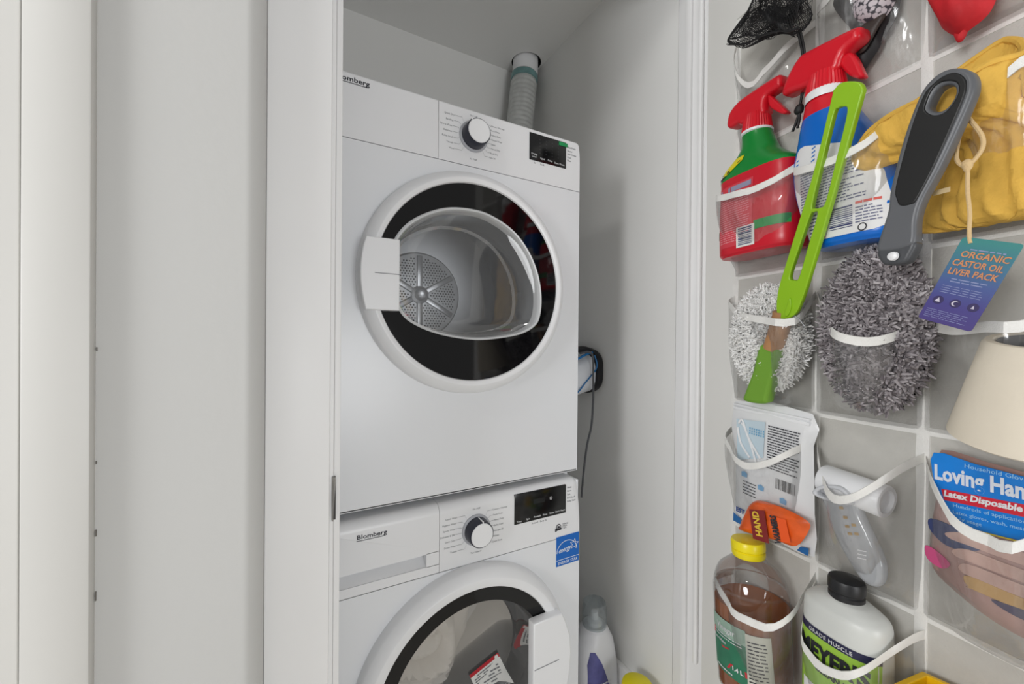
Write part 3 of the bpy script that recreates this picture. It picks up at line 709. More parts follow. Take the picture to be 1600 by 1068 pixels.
# mouths of the filled pockets as they hang, in the door's own metres: (along, out, up)
HEM = {
    (0, 4): [(0.0936, 0.004, 1.5388), (0.1261, 0.092, 1.5082), (0.1898, 0.112, 1.4932), (0.2395, 0.114, 1.4887), (0.2775, 0.108, 1.4982), (0.2875, 0.075, 1.5193), (0.2669, 0.004, 1.5425)],
    (1, 4): [(0.2693, 0.004, 1.5356), (0.2869, 0.085, 1.5046), (0.319, 0.112, 1.4899), (0.3705, 0.124, 1.4819), (0.4046, 0.124, 1.4859), (0.4287, 0.105, 1.5094), (0.4313, 0.06, 1.5366), (0.4234, 0.004, 1.5596)],
    (2, 4): [(0.4242, 0.004, 1.5545), (0.4561, 0.05, 1.5104), (0.5086, 0.09, 1.4915), (0.5317, 0.095, 1.5055), (0.5511, 0.095, 1.5225), (0.58, 0.004, 1.5545)],
    (0, 3): [(0.0964, 0.004, 1.3047), (0.0997, 0.03, 1.2919), (0.1587, 0.065, 1.2641), (0.2462, 0.095, 1.2458), (0.295, 0.1, 1.2421), (0.2909, 0.06, 1.2647), (0.2696, 0.004, 1.2956)],
    (1, 3): [(0.2718, 0.004, 1.2953), (0.3079, 0.05, 1.2637), (0.3409, 0.085, 1.2341), (0.3741, 0.108, 1.2176), (0.4057, 0.114, 1.2086), (0.429, 0.1, 1.2123), (0.4367, 0.065, 1.2262), (0.4341, 0.03, 1.2436), (0.4262, 0.004, 1.2544)],
    (2, 3): [(0.427, 0.004, 1.2543), (0.4478, 0.035, 1.2337), (0.4896, 0.08, 1.2242), (0.5276, 0.105, 1.2269), (0.5587, 0.11, 1.2269), (0.58, 0.004, 1.2543)],
    (0, 2): [(0.0966, 0.004, 1.0164), (0.1151, 0.052, 0.9979), (0.1546, 0.072, 0.9711), (0.1918, 0.082, 0.9629), (0.239, 0.082, 0.9825), (0.2696, 0.066, 1.008), (0.2753, 0.03, 1.0205), (0.2725, 0.004, 1.0261)],
    (1, 2): [(0.2736, 0.004, 1.024), (0.3054, 0.045, 0.9955), (0.3353, 0.078, 0.9734), (0.3602, 0.096, 0.9635), (0.3898, 0.104, 0.9751), (0.4153, 0.092, 1.0032), (0.4239, 0.05, 1.0248), (0.4283, 0.004, 1.0379)],
    (2, 2): [(0.429, 0.004, 1.0343), (0.4568, 0.055, 1.0243), (0.4771, 0.085, 1.0126), (0.4934, 0.098, 0.9932), (0.5068, 0.102, 0.9834), (0.5287, 0.102, 0.9777), (0.5574, 0.1, 0.9848), (0.58, 0.004, 1.0343)],
    (0, 1): [(0.0972, 0.004, 0.6901), (0.1406, 0.1, 0.7146), (0.1971, 0.132, 0.705), (0.2461, 0.142, 0.7081), (0.2838, 0.135, 0.7166), (0.3008, 0.105, 0.7407), (0.292, 0.06, 0.7625), (0.2751, 0.004, 0.7791)],
    (1, 1): [(0.2764, 0.004, 0.7656), (0.3008, 0.06, 0.7565), (0.3125, 0.092, 0.7162), (0.3454, 0.113, 0.7006), (0.3819, 0.115, 0.7079), (0.4066, 0.1, 0.7295), (0.4239, 0.06, 0.7629), (0.4289, 0.025, 0.7749), (0.4307, 0.004, 0.776)],
    (0, 5): [(0.0944, 0.004, 1.8838), (0.1133, 0.032, 1.8189), (0.1351, 0.036, 1.7629), (0.1583, 0.036, 1.7409), (0.1854, 0.034, 1.7549), (0.2223, 0.03, 1.7733), (0.2641, 0.004, 1.8012)],
}
def pocket(ci, ri, B, zc=.165, za=.190, skew=0, wr=.0025, seed=0, nu=26, nv=14, pw=3.0, g=.45, wide=0):
    sL, sR, zb = COLS[ci]-(wide if ci == 0 else 0)*0, COLS[ci+1], ROWS[ri]
    key = HEM.get((ci, ri)); hp = None
    if key:
        cv = cr_pts(key, 12); d_ = [0]
        for a_, b_ in zip(cv, cv[1:]): d_.append(d_[-1]+(b_-a_).length)
        def hp(u): return [float(np.interp(u*d_[-1], d_, [q[k_] for q in cv])) for k_ in range(3)]
    def hem(u):
        if hp: return hp(u)[2]
        k = abs(2*u-1)
        return zb+zc+(za-zc)*k**3+skew*(u-.5)
    def pos(u, v, off=0):
        e = abs(2*u-1); sh = max(0, 1-e**pw)**.8
        gv = min(1.0, (v/.9+1e-6))**g
        s = sL+(sR-sL)*u+wide*math.sin(math.pi*min(1, u*1.0))*(0.5-u)*-2*sh*v**.5
        z = zb+(hem(u)-zb)*v
        if hp:
            hs, hn, hz_ = hp(u); s = sL+(sR-sL)*u+(hs-sL-(sR-sL)*u)*min(1, v*1.3)**.5
        wv = noise.noise(Vector((s*28+seed*7, z*9, seed)))*wr*4*sh+noise.noise(Vector((s*70, z*22+seed*3, seed)))*wr*sh
        n = .0035+((hn-.0035)*gv*(1+.05*math.sin(math.pi*v)) if hp else B*sh*gv)+wv*min(1, v*3)
        return (s, -(max(n, .0035)+off), z)
    V, Fc = [], []
    for j in range(nv+1):
        for i in range(nu+1): V.append(pos(i/nu, (j/nv)**1.2))
    for j in range(nv):
        for i in range(nu):
            a = j*(nu+1)+i; Fc.append((a, a+1, a+nu+2, a+nu+1))
    p_ = raw('pocket', V, Fc, VINYL, org)
    V, Fc = [], []      # white hem tape folded over the mouth of the pocket
    for i in range(nu+1):
        u = i/nu; v0 = 1-.0125/(hem(u)-zb)
        for q, off in ((v0, .0006), (1, .0012), (1.005, 0), (1, -.0012), (v0, -.0006)): V.append(pos(u, q, off))
    for i in range(nu):
        for k in range(4):
            a = i*5+k; Fc.append((a, a+5, a+6, a+1))
    raw('hem', V, Fc, TAPE, p_)
# (col,row): bulge and mouth shape
SPEC = {(0, 5): dict(B=.04, seed=1, g=.9), (1, 5): dict(B=.055, seed=2, g=.9), (2, 5): dict(B=.07, seed=3),
        (0, 4): dict(B=.128, zc=.160, za=.172, seed=4, pw=6, g=.25, wide=.05), (1, 4): dict(B=.130, zc=.158, za=.176, seed=5, pw=6, g=.25, wide=.03), (2, 4): dict(B=.085, zc=.172, za=.185, seed=6),
        (0, 3): dict(B=.112, zc=.150, za=.205, seed=7, g=.35, wide=.04), (1, 3): dict(B=.152, zc=.140, za=.20, seed=8, g=.35, wide=.03), (2, 3): dict(B=.125, zc=.150, za=.165, seed=9, g=.3),
        (0, 2): dict(B=.085, zc=.150, za=.212, seed=10, pw=2.6), (1, 2): dict(B=.10, zc=.155, za=.222, seed=11, pw=2.4), (2, 2): dict(B=.10, zc=.165, za=.222, seed=12, pw=2.6),
        (0, 1): dict(B=.170, zc=.140, za=.215, seed=13, g=.22, pw=3.4, wide=.06), (1, 1): dict(B=.128, zc=.142, za=.222, seed=14, g=.22, pw=3.4, wide=.03), (2, 1): dict(B=.09, seed=15)}
for ri in range(6):
    for ci in range(4):
        pocket(ci, ri, **SPEC.get((ci, ri), dict(B=.03, seed=20+ri*4+ci)))
for s in COLS: # column seams: white tape gathered between the pockets
    V, Fc = [], []
    for i in range(120):
        z = .225+1.70*i/119; w_ = .0082+.0016*noise.noise(Vector((s*40, z*14, 2))); n_ = .0045+.0015*noise.noise(Vector((s*9, z*20, 8)))
        V += [(s-w_, -.001, z), (s-w_*.9, -n_, z), (s, -n_-.0012, z), (s+w_*.9, -n_, z), (s+w_, -.001, z)]
    for i in range(119):
        for k in range(4):
            a = i*5+k; Fc.append((a, a+1, a+6, a+5))
    raw('column_tape', V, Fc, TAPE, org)
for z in ROWS:
    boxes('row_tape', [(COLS[0]-.004, COLS[-1]+.004, -.0042, -.001, z-.0060, z+.0060)], TAPE, org)

# ------------------------------------------------------------------ contents of the pockets (x right, -y towards the viewer, z up)
def item(name, label, cat, s, n, z, rx=0, ry=0, rz=0): return empty(name, label, cat, dl(s, n, z, rx, ry, rz))
def rel(pts, s, z): return [(a-s, b-z) for a, b in pts]
RED = mat('trigger_red', (214, 22, 40), .3)
# --- red and green spray bottle, row 5, first column
s0, z0, n0 = .199, 1.375, .053
rb = item('spray_bottle', 'red spray bottle with green shoulder and red trigger', 'spray bottle', s0, n0, z0)
L1 = Loft([(0, .078, .036, 3.4, -.002), (.006, .081, .041, 3.4, -.002), (.09, .081, .042, 3.4, -.002), (.150, .079, .041, 3.2, -.003), (.165, .078, .040, 3, -.006), (.180, .064, .037, 2.6, -.012), (.198, .044, .031, 2.3, -.012), (.215, .034, .027, 2.1, -.010), (.230, .030, .025, 2, -.012), (.243, .0275, .0255, 2, -.014)])
L1.build('bottle_body', mat('bottle_red', (206, 24, 44), .3), rb, z1=.158, cap1=False)
L1.build('bottle_shoulder', mat('bottle_green', (16, 134, 52), .28), rb, z0=.158)
L1.label('back_label', mat('label_red_pale', (214, 62, 76), .5), rb, [(.018, -.070, .012), (.142, -.070, .014)])
strips('label_heading', [rect(-.066, -.038, .128, .138), rect(-.036, .010, .128, .138)], mat('label_greyblue', (150, 150, 176), .6), rb, lambda x, z: L1.front(x, z, .0013))
strips('label_print', fine(-.066, .008, .026, .124, 22, .32, seed=11), mat('print_pink', (238, 160, 168), .6), rb, lambda x, z: L1.front(x, z, .0013))
L1.label('green_band', mat('band_green', (30, 150, 70), .4), rb, [(.040, .016, .076), (.057, .016, .076)], off=.0013)
L1.label('green_band', mat('band_green', (30, 150, 70), .4), rb, [(.040, -.080, -.074), (.057, -.080, -.074)], off=.0009, nx=4)
L1.label('barcode_patch', mat('label_white', (232, 232, 228), .5), rb, [(.012, -.022, .018), (.052, -.022, .018)], off=.0016, nx=8)
strips('barcode', [rect(-.017, .013, .016+.0034*k, .016+.0034*k+random.choice((.001, .0016, .0024))) for k in range(10)], mat('ink_blue', (58, 64, 110), .6), rb, lambda x, z: L1.front(x, z, .0022))
L1.label('yellow_flash', mat('flash_yellow', (232, 216, 20), .4), rb, [(.168, -.062, -.050), (.178, -.062, -.030), (.186, -.056, -.016), (.196, -.040, -.014)], off=.0012)
strips('flash_print', [((-.070, .160), (-.044, .172), (-.044, .177), (-.070, .165)), ((-.066, .170), (-.020, .186), (-.020, .188), (-.066, .172))], DARKINK, rb, lambda x, z: L1.front(x, max(z, .16), .002))
lathe('neck_ring', [(.0245, .240), (.0285, .242), (.0285, .246), (.0245, .248)], WPLAST, rb, c=(-.014, 0, 0), n=36)
def ribbed(name, z0, z1, r0, r1, m, parent, c=(0, 0, 0), n=36):
    V, Fc = [], []
    for z, r in ((z0, r0), (z0+.002, r0+.001), (z1, r1)):
        for k in range(n*2): a = math.pi*k/n; rr = r*(1 if k % 2 else .955); V.append((c[0]+rr*math.cos(a), c[1]+rr*math.sin(a), z))
    m_ = 2*n
    for i in range(2):
        for k in range(m_): a, b = i*m_+k, i*m_+(k+1) % m_; Fc.append((a, b, b+m_, a+m_))
    Fc += [tuple(range(m_)), tuple(2*m_+k for k in range(m_))]
    return raw(name, V, Fc, m, parent)
ribbed('collar', .247, .279, .0265, .0235, RED, rb, c=(-.014, 0, 0))
hd = [(.1255, 1.657), (.1234, 1.6685), (.1300, 1.6865), (.1480, 1.6975), (.1760, 1.7010), (.2326, 1.7015), (.2426, 1.6965), (.2440, 1.6850), (.2393, 1.6771), (.215, 1.6760), (.2098, 1.6620), (.2074, 1.645), (.1595, 1.647), (.1505, 1.6535), (.135, 1.6520)]
plate('trigger_head', [rel(hd, s0, z0)], 0, .030, .007, RED, rb, smoothn=3)
plate('trigger', [rel([(.213, 1.6790), (.2255, 1.6644), (.2480, 1.6316), (.2500, 1.6250), (.2430, 1.6261), (.2314, 1.6364), (.2149, 1.6566)], s0, z0)], 0, .014, .003, RED, rb, smoothn=3)
# --- blue spray bottle, row 5, second column
s0, z0, n0 = .350, 1.354, .058
bb = item('spray_bottle', 'blue spray bottle with red trigger and white printed label', 'spray bottle', s0, n0, z0)
L2 = Loft([(0, .052, .036, 3, .022), (.006, .060, .041, 3.2, .020), (.03, .065, .043, 3.2, .018), (.07, .070, .044, 3.2, .010), (.11, .070, .044, 3, .000), (.15, .064, .042, 2.8, -.010), (.185, .052, .038, 2.5, -.018), (.21, .044, .034, 2.3, -.024), (.232, .037, .030, 2.1, -.028), (.250, .031, .028, 2, -.031), (.258, .027, .026, 2, -.032)])
L2.build('bottle_body', mat('bottle_blue', (4, 104, 200), .28), bb, z1=.228, cap1=False)
L2.build('bottle_neck', mat('trigger_red', (0, 0, 0)), bb, z0=.228)
L2.label('back_label', mat('label_white2', (226, 226, 226), .5), bb, [(.012, -.030, .060), (.016, -.034, .074), (.05, -.046, .078), (.095, -.056, .068), (.125, -.060, .052), (.155, -.058, .020), (.172, -.055, -.030), (.176, -.050, -.040)])
strips('label_print', fine(-.044, .055, .062, .128, 15, .38, seed=21)+fine(-.030, .0, .018, .056, 7, .35, seed=22)+fine(.040, .070, .024, .050, 6, .35, seed=23), mat('ink_slate', (92, 96, 128), .6), bb, lambda x, z: L2.front(x, z, .0014))
strips('label_stripes', [((-.054, z), (-.020, z+.012), (-.020, z+.0145), (-.054, z+.0025)) for z in (.132, .139, .146, .153)], mat('ink_blue2', (50, 120, 200), .6), bb, lambda x, z: L2.front(x, z, .0014))
strips('label_red_print', fine(.040, .072, .052, .058, 1, .6, seed=5)+fine(-.032, .0, .013, .017, 1, .6, seed=6), mat('print_red', (214, 90, 80), .6), bb, lambda x, z: L2.front(x, z, .0014))
strips('barcode', [rect(.004, .036, .022+.003*k, .022+.003*k+random.choice((.001, .0014, .0022))) for k in range(11)], mat('ink_blue', (0, 0, 0)), bb, lambda x, z: L2.front(x, z, .0014))
lathe('recycling_mark', [(.006, 0), (.0052, -.0004), (.0044, 0)], DARKINK, bb, axis='y', c=(.048, L2.front(.048, .018, .0014), .018), n=20)
lathe('neck_ring', [(.029, .254), (.0295, .256), (.0295, .266), (.028, .269)], WPLAST, bb, c=(-.032, 0, 0), n=36)
ribbed('collar', .268, .298, .0285, .0255, RED, bb, c=(-.032, 0, 0))
hd = [(.2529, 1.6522), (.2508, 1.6628), (.2620, 1.6846), (.2800, 1.7030), (.3000, 1.7040), (.3665, 1.6937), (.3755, 1.6848), (.3729, 1.6730), (.3524, 1.6657), (.3388, 1.642), (.293, 1.6440), (.2661, 1.6500)]
plate('trigger_head', [rel(hd, s0, z0)], 0, .034, .008, RED, bb, smoothn=3)
plate('trigger', [rel([(.3413, 1.6579), (.3544, 1.6303), (.3687, 1.6150), (.3768, 1.6139), (.3733, 1.6265), (.3643, 1.6525), (.3552, 1.6645)], s0, z0)], 0, .016, .004, RED, bb, smoothn=3)
# --- slotted green duster handle
s0, z0 = .215, 1.09
GREEN = mat('lime_plastic', (142, 190, 26), .35)
gh = item('duster_wand', 'lime green slotted duster wand with bamboo grip, in front of the spray bottles', 'duster wand', s0, .058, z0, rx=math.atan(.153))
gz = lambda P: [(a_-s0, b_) for a_, b_ in P]
plate('slotted_fork', [gz([(.2740, .2140), (.2908, .2528), (.3447, .3765), (.3815, .4770), (.3870, .4880), (.3970, .4915), (.4150, .4820), (.4210, .4700), (.4165, .4541), (.3748, .3446), (.3235, .2150), (.3080, .1800), (.2990, .1650), (.2880, .1575), (.2740, .1560), (.2655, .1620), (.2660, .1850)]),
                      gz([(.3418, .3361), (.3633, .398), (.3830, .4540), (.3885, .4596), (.3950, .4583), (.4000, .4483), (.3815, .3923), (.3612, .3343), (.3518, .3271), (.3440, .3285)]),
                      gz([(.3364, .3190), (.3420, .3225), (.3475, .3180), (.3294, .2731), (.3098, .2248), (.3018, .2207), (.2945, .2284), (.3150, .2740)])], -.010, .0095, .0016, GREEN, gh, smoothn=5)
plate('fork_rib', [gz([(.2930, .192), (.2843, .175), (.2805, .1651), (.2835, .1605), (.2890, .1652), (.2937, .1775)])], -.0155, .004, .0012, GREEN, gh)
tube('bamboo_grip', [(.2660-s0, 0, .168), (.2618-s0, 0, .1527), (.2397-s0, 0, .0997)], .0165, mat('bamboo', (176, 128, 84), .5, var=.18, vscale=25), gh, sides=20)
plate('green_tip', [gz([(.2200, .1049), (.2380, .1062), (.2575, .0972), (.2460, .060), (.2270, .0067), (.2206, -.0050), (.1960, -.0085), (.1726, -.0052), (.1785, .0122), (.2014, .0573)])], 0, .026, .007, mat('green_matt', (112, 160, 46), .55), gh, smoothn=4)
# --- white fluffy duster refill
wd = item('duster_refill', 'white fluffy duster refill in the pocket under the red spray bottle', 'duster refill', .208, .046, 1.21)
fluff('fibres', (0, 0, 0), (.072, .030, .098), 8500, .015, .0020, island('white_fibre', [(228, 227, 223), (240, 239, 237), (248, 248, 247), (252, 252, 251)], .9), wd, curl=1.3, seed=5, inner=.88, sides=4, seg=3, blunt=1)
pillow('core', [(.068*math.cos(a), .092*math.sin(a)) for a in [k*math.pi/8 for k in range(16)]], .028, .026, mat('white_core', (246, 246, 244), .9), wd)
tube('wire_loop', [(.050, -.045, .022), (.070, -.048, .040), (.090, -.048, .034), (.104, -.048, .018)], .0009, STEEL, wd, sides=6)
# --- grey chenille duster
cd = item('car_duster', 'shaggy grey chenille duster with black and grey grip, below the blue bottle', 'duster', .389, .055, 1.222)
fluff('chenille', (0, 0, 0), (.064, .038, .117), 9500, .017, .0028, island('grey_chenille', [(104, 98, 101), (130, 123, 126), (150, 144, 147), (170, 164, 167), (190, 185, 187)], .95), cd, curl=1.2, seed=9, inner=.88, sides=4, seg=3, blunt=1)
pillow('core', [(.056*math.cos(a), .108*math.sin(a)) for a in [k*math.pi/8 for k in range(16)]], .034, .034, mat('grey_core', (112, 107, 110), .95), cd)
hz = lambda P: rel(P, .389, 1.222)
GRIP = mat('grip_grey', (94, 96, 100), .4)
gp = empty('grip'); gp.parent = cd; gp.matrix_local = Matrix.Translation((.0055, -.089, .0105)) @ Matrix.Diagonal((.94, .94, .94, 1))
gro = [(.4420, 1.3193), (.4450, 1.3350), (.4545, 1.3700), (.4575, 1.4005), (.4720, 1.4652), (.4870, 1.5088), (.4980, 1.5230), (.5100, 1.5275), (.5230, 1.5235), (.5345, 1.5120), (.5382, 1.4960), (.5334, 1.4742), (.5094, 1.4127), (.4913, 1.3740), (.4855, 1.3500), (.4846, 1.3250), (.4800, 1.3170), (.4620, 1.3140), (.4480, 1.3150)]
ghole = [(.4979, 1.494), (.5046, 1.5071), (.5134, 1.5087), (.5209, 1.5013), (.5210, 1.4897), (.5136, 1.4794), (.5048, 1.4798), (.4985, 1.4865)]
plate('grip_body', [hz(gro), hz(ghole)], 0, .019, .004, GRIP, gp, smoothn=5)
bo = [(.4659, 1.3808), (.4645, 1.4005), (.479, 1.4662), (.4921, 1.5058), (.5017, 1.5161), (.5117, 1.5200), (.5217, 1.5180), (.5301, 1.507), (.5322, 1.4945), (.5274, 1.4742), (.5044, 1.4127), (.4873, 1.376), (.48, 1.3711), (.4699, 1.3725)]
hb = [(.4945, 1.494), (.5020, 1.5111), (.5134, 1.5125), (.5241, 1.5033), (.5244, 1.4887), (.5146, 1.4750), (.5033, 1.4755), (.4950, 1.4850)]
plate('rubber_pad', [hz(bo), hz(hb)], -.0090, .0045, .0014, mat('rubber_black', (15, 15, 16), .42), gp, smoothn=5)
plate('grip_foot', [hz([(.4440, 1.3193), (.4460, 1.3020), (.4550, 1.2960), (.4720, 1.2955), (.4790, 1.3040), (.4826, 1.3230)])], .002, .020, .004, mat('foot_grey', (72, 74, 78), .4), gp)
lathe('rivet', [(.0062, -.010), (.0055, -.0135), (.003, -.015), (0, -.0154)], WPLAST, gp, axis='y', c=(  .4625-.389, 0, 1.306-1.222), n=20)
# --- yellow drawstring bag with cord and hang tag
s0, z0 = .51, 1.345
yb = item('drawstring_bag', 'yellow cotton drawstring bag with cord and purple hang tag', 'bag', s0, .045, z0)
YEL = mat('yellow_cotton', (224, 178, 78), .85, var=.12, vscale=25, bump=.7, bscale=140)
# rings run round the mouth: (s, n, z) left tip, back rim, right, front rim
rim = cr_pts([(.389, -.100, 1.481), (.4204, -.075, 1.522), (.4500, -.064, 1.543), (.4771, -.058, 1.558), (.5137, -.052, 1.574), (.5263, -.055, 1.570), (.5400, -.070, 1.553), (.5480, -.090, 1.530), (.5300, -.108, 1.527), (.5050, -.116, 1.520), (.4750, -.118, 1.515), (.4480, -.116, 1.514), (.4280, -.113, 1.511), (.4060, -.108, 1.502)], 6, True)
n_ = len(rim)
def ringmap(ss, sn, sz, zc, sc_, nc, k):
    out = []
    c = sum(rim, Vector())/n_
    for i, p in enumerate(rim):
        q = p-c; wv = noise.noise(Vector((i*.42, k*1.3, 2)))*.0045+.0022*math.sin(i*1.1+k)
        out.append(Vector((sc_+q.x*ss+wv, nc+q.y*sn+wv, zc+q.z*sz)))
    return out
c_ = sum(rim, Vector())/n_
rings = [[Vector((p.x*1.0, p.y+.012*(1 if p.y < -.09 else -1), p.z-.035)) for p in rim],   # inside of the mouth
         rim,
         [p+(p-c_)*.035+Vector((0, -.004, -.006+.002*math.sin(i*1.7))) for i, p in enumerate(rim)],
         [p+(p-c_)*.02+Vector((.0, -.002, -.022+.002*math.sin(i*1.3))) for i, p in enumerate(rim)],
         ringmap(.98, .95, .55, 1.478, c_.x+.004, c_.y, 3),
         ringmap(.80, .9, .25, 1.468, c_.x+.022, c_.y+.018, 4),
         ringmap(.62, .8, .10, 1.458, c_.x+.045, c_.y+.03, 5),
         ringmap(.72, .85, .05, 1.435, c_.x+.050, c_.y+.034, 6),
         ringmap(.86, .95, .05, 1.405, c_.x+.045, c_.y+.036, 7),
         ringmap(.92, 1.0, .05, 1.375, c_.x+.042, c_.y+.038, 8),
         ringmap(.86, .85, .05, 1.355, c_.x+.042, c_.y+.04, 9),
         ringmap(.5, .4, .02, 1.350, c_.x+.042, c_.y+.04, 10)]
V, Fc = [], []
for k, rg_ in enumerate(rings):
    for p in rg_: V.append((p.x-s0, p.y+.045, p.z-z0))
for i in range(len(rings)-1):
    for k in range(n_):
        a, b = i*n_+k, i*n_+(k+1) % n_; Fc.append((a, b, b+n_, a+n_))
Fc.append(tuple((len(rings)-1)*n_+k for k in range(n_)))
bgm = raw('bag_cloth', V, Fc, YEL, yb)
tube('bag_hem', [(p.x-s0, p.y+.045, p.z-z0-.002) for p in rim[::2]]+[(rim[0].x-s0, rim[0].y+.045, rim[0].z-z0-.002)], .0042, YEL, yb, sides=8, smoothn=2)
ss = bgm.modifiers.new('s', 'SUBSURF'); ss.levels = 1; ss.render_levels = 1
tx = bpy.data.textures.new('crumple', 'CLOUDS'); tx.noise_scale = .016
dm = bgm.modifiers.new('d', 'DISPLACE'); dm.texture = tx; dm.strength = .010; dm.mid_level = .5
CORD = mat('cotton_cord', (214, 184, 136), .8, bump=.5, bscale=300)
ck = lambda P: [(a-s0, -n+.045, b-z0) for a, n, b in P]
tube('cord', ck([(.509, .112, 1.497), (.514, .124, 1.476), (.520, .126, 1.463), (.5305, .126, 1.439), (.5315, .126, 1.424), (.5251, .127, 1.4122), (.5188, .128, 1.4073), (.5112, .128, 1.418), (.511, .127, 1.4365), (.515, .126, 1.462), (.516, .120, 1.489)]), .0022, CORD, yb, sides=8)
tube('cord', ck([(.5205, .128, 1.408), (.5222, .132, 1.377), (.5262, .137, 1.3501), (.5282, .1425, 1.3255), (.530, .144, 1.314)]), .0020, CORD, yb, sides=8)
pillow('cord_knot', rel([(.5145, 1.412), (.5200, 1.416), (.5250, 1.411), (.5235, 1.403), (.5180, 1.401)], s0, z0), .004, .004, CORD, yb, y0=-.083)
tube('cord_tip', ck([(.5105, .118, 1.500), (.5125, .125, 1.489), (.516, .128, 1.476)]), .0042, WPLAST, yb, sides=10)
boxes('care_tag', [(-.024, -.008, -.0755, -.0747, .040, .046)], mat('tag_cream', (220, 196, 150), .7), yb)
tg = empty('hang_tag'); tg.parent = yb
tg.matrix_local = Matrix.Translation((.018, -.099, -.028)) @ Euler((R(-3), R(22), R(4))).to_matrix().to_4x4()
cw, chh = .049, .094
CARD = ramp_z('card_print', [(64, 48, 122), (62, 54, 130), (64, 84, 146), (54, 112, 140), (48, 132, 130)], -chh, 0)
cor = lambda x0, x1, za, zb_, r: [(x0+r, za), (x1-r, za), (x1-r*.3, za+r*.3), (x1, za+r), (x1, zb_-r), (x1-r*.3, zb_-r*.3), (x1-r, zb_), (x0+r, zb_), (x0+r*.3, zb_-r*.3), (x0, zb_-r), (x0, za+r), (x0+r*.3, za+r*.3)]
plate('card', [cor(-.006, cw-.006, -chh, .004, .003)], 0, .0010, .0002, CARD, tg, sharp=True)
OR = mat('print_orange', (206, 138, 92), .6); PALE = mat('print_pale', (142, 150, 190), .6)
cx_ = cw/2-.006
text('card_title', [('ORGANIC', .0098, cx_+.002, -.0175, {'bold': .0002, 'sx': .90}), ('CASTOR OIL', .0098, cx_, -.0275, {'bold': .0002, 'sx': .76}), ('LIVER PACK', .0098, cx_, -.0375, {'bold': .0002, 'sx': .80})], OR, tg, -.0009)
strips('card_print_lines', fine(.006, cw-.014, -.010, -.007, 1, .4, seed=31)+fine(.004, cw-.014, -.047, -.041, 2, .35, seed=32)+fine(.0, cw-.012, -.060, -.050, 4, .22, seed=33)+fine(-.002, cw-.012, -.090, -.079, 5, .22, seed=34), PALE, tg, -.0007)
for k, x in enumerate((.004, .0195, .035)):
    lathe('card_badge', [(.0048, -.0006), (.0046, -.0008), (0, -.0008)], mat('badge_purple', (44, 32, 88), .5), tg, axis='y', c=(x-.001, 0, -.0685), n=20)
q1 = [((.0005, -.0705), (.0055, -.0705), (.003, -.0655))]
q2 = [tuple((.0185+.0030*math.cos(a)*1.0, -.0685+.0030*math.sin(a)) for a in (k, k+.4))+tuple((.0185+.0009+.0023*math.cos(a), -.0685+.0023*math.sin(a)) for a in (k+.4, k)) for k in [1.0+.4*j for j in range(10)]]
strips('badge_marks', q1+q2+[((.0325, -.070), (.0355, -.070), (.034, -.066))], mat('badge_white', (205, 200, 215), .6), tg, -.0010)
# --- cream adhesive roll and black handle behind it
cr_ = item('adhesive_roll', 'cream cone-shaped adhesive roll with dark core, below the purple hang tag', 'roll', .552, .060, 1.090, rx=R(12), ry=R(7))
lathe('roll_sheet', [(.024, .002), (.067, 0), (.071, .003), (.0465, .116), (.044, .119), (.038, .119), (.036, .116), (.026, .01)], mat('paper_cream', (226, 216, 198), .75, var=.03, vscale=20, bump=.15, bscale=120), cr_, n=56)
lathe('core', [(.0355, .117), (.034, .1175), (.030, .095), (.0, .093)], mat('core_dark', (78, 78, 80), .6), cr_, n=40)
bh = item('plastic_wand', 'black plastic wand standing behind the cream adhesive roll', 'wand', .556, .018, 1.10)
pillow('handle_body', [(-.022, .0), (.0, -.012), (.022, .0), (.021, .09), (.014, .17), (.004, .188), (-.014, .178), (-.021, .09)], .009, .009, BLKPL, bh, p=3)
# --- face-mask bag and hand-warmer pack
s0, z0 = .205, .815
mb = item('mask_bag', 'white zip bag of face masks with printed instructions, above the yellow-capped bottle', 'bag', s0, .036, z0, ry=R(2))
mo = rel([(.116, 1.0702), (.279, 1.0762), (.283, 1.02), (.2859, .9712), (.290, .90), (.2931, .8247), (.23, .8177), (.1346, .8085), (.128, .88), (.1237, .9563)], s0, z0)
bagf = film('bag_film', haze=.85, gloss=.08, rough=.15, hazecol=(.90, .91, .92), bump=.5, bscale=20)
pillow('bag_film', mo, .012, .010, bagf, mb, rings=6, smoothn=2, p=3)
mf = lambda x, z: -.0128
boxes('zip_strip', [(-.086, .074, -.0085, .004, .240, .246), (-.086, .074, -.0085, .004, .249, .2525)], WPLAST, mb, bevel=.001)
strips('mask_window', [tuple(rel([(.1327, 1.0367), (.1986, 1.0441), (.1976, .9732), (.1398, .9505)], s0, z0))], mat('window_pale', (196, 214, 224), .4), mb, mf)
strips('window_pattern', [rect(-.040+.005*i, -.0375+.005*i, .198+.005*j, .2015+.005*j) for i in range(7) for j in range(3)], mat('ink_cyan', (96, 164, 204), .5), mb, lambda x, z: -.0134)
for k, P in enumerate([[(-.064, .214), (-.056, .222), (-.040, .190), (-.012, .155)], [(-.058, .216), (-.048, .205), (-.030, .168), (-.020, .140)], [(-.066, .205), (-.060, .180), (-.05, .165), (-.035, .150)]]):
    tube('ear_loop', [(x, -.0150, z) for x, z in P], .0022, WPLAST, mb, sides=8)
strips('instruction_print', fine(.0, .063, .140, .226, 17, .42, seed=41)+fine(-.05, -.02, .070, .100, 5, .35, seed=42)+fine(-.012, .018, .050, .070, 5, .35, seed=43)+fine(.030, .066, .040, .060, 5, .35, seed=44), DARKINK, mb, mf)
strips('barcode', [rect(.020+.0026*k, .020+.0026*k+random.choice((.0008, .0012, .0018)), .108, .128) for k in range(15)], DARKINK, mb, mf)
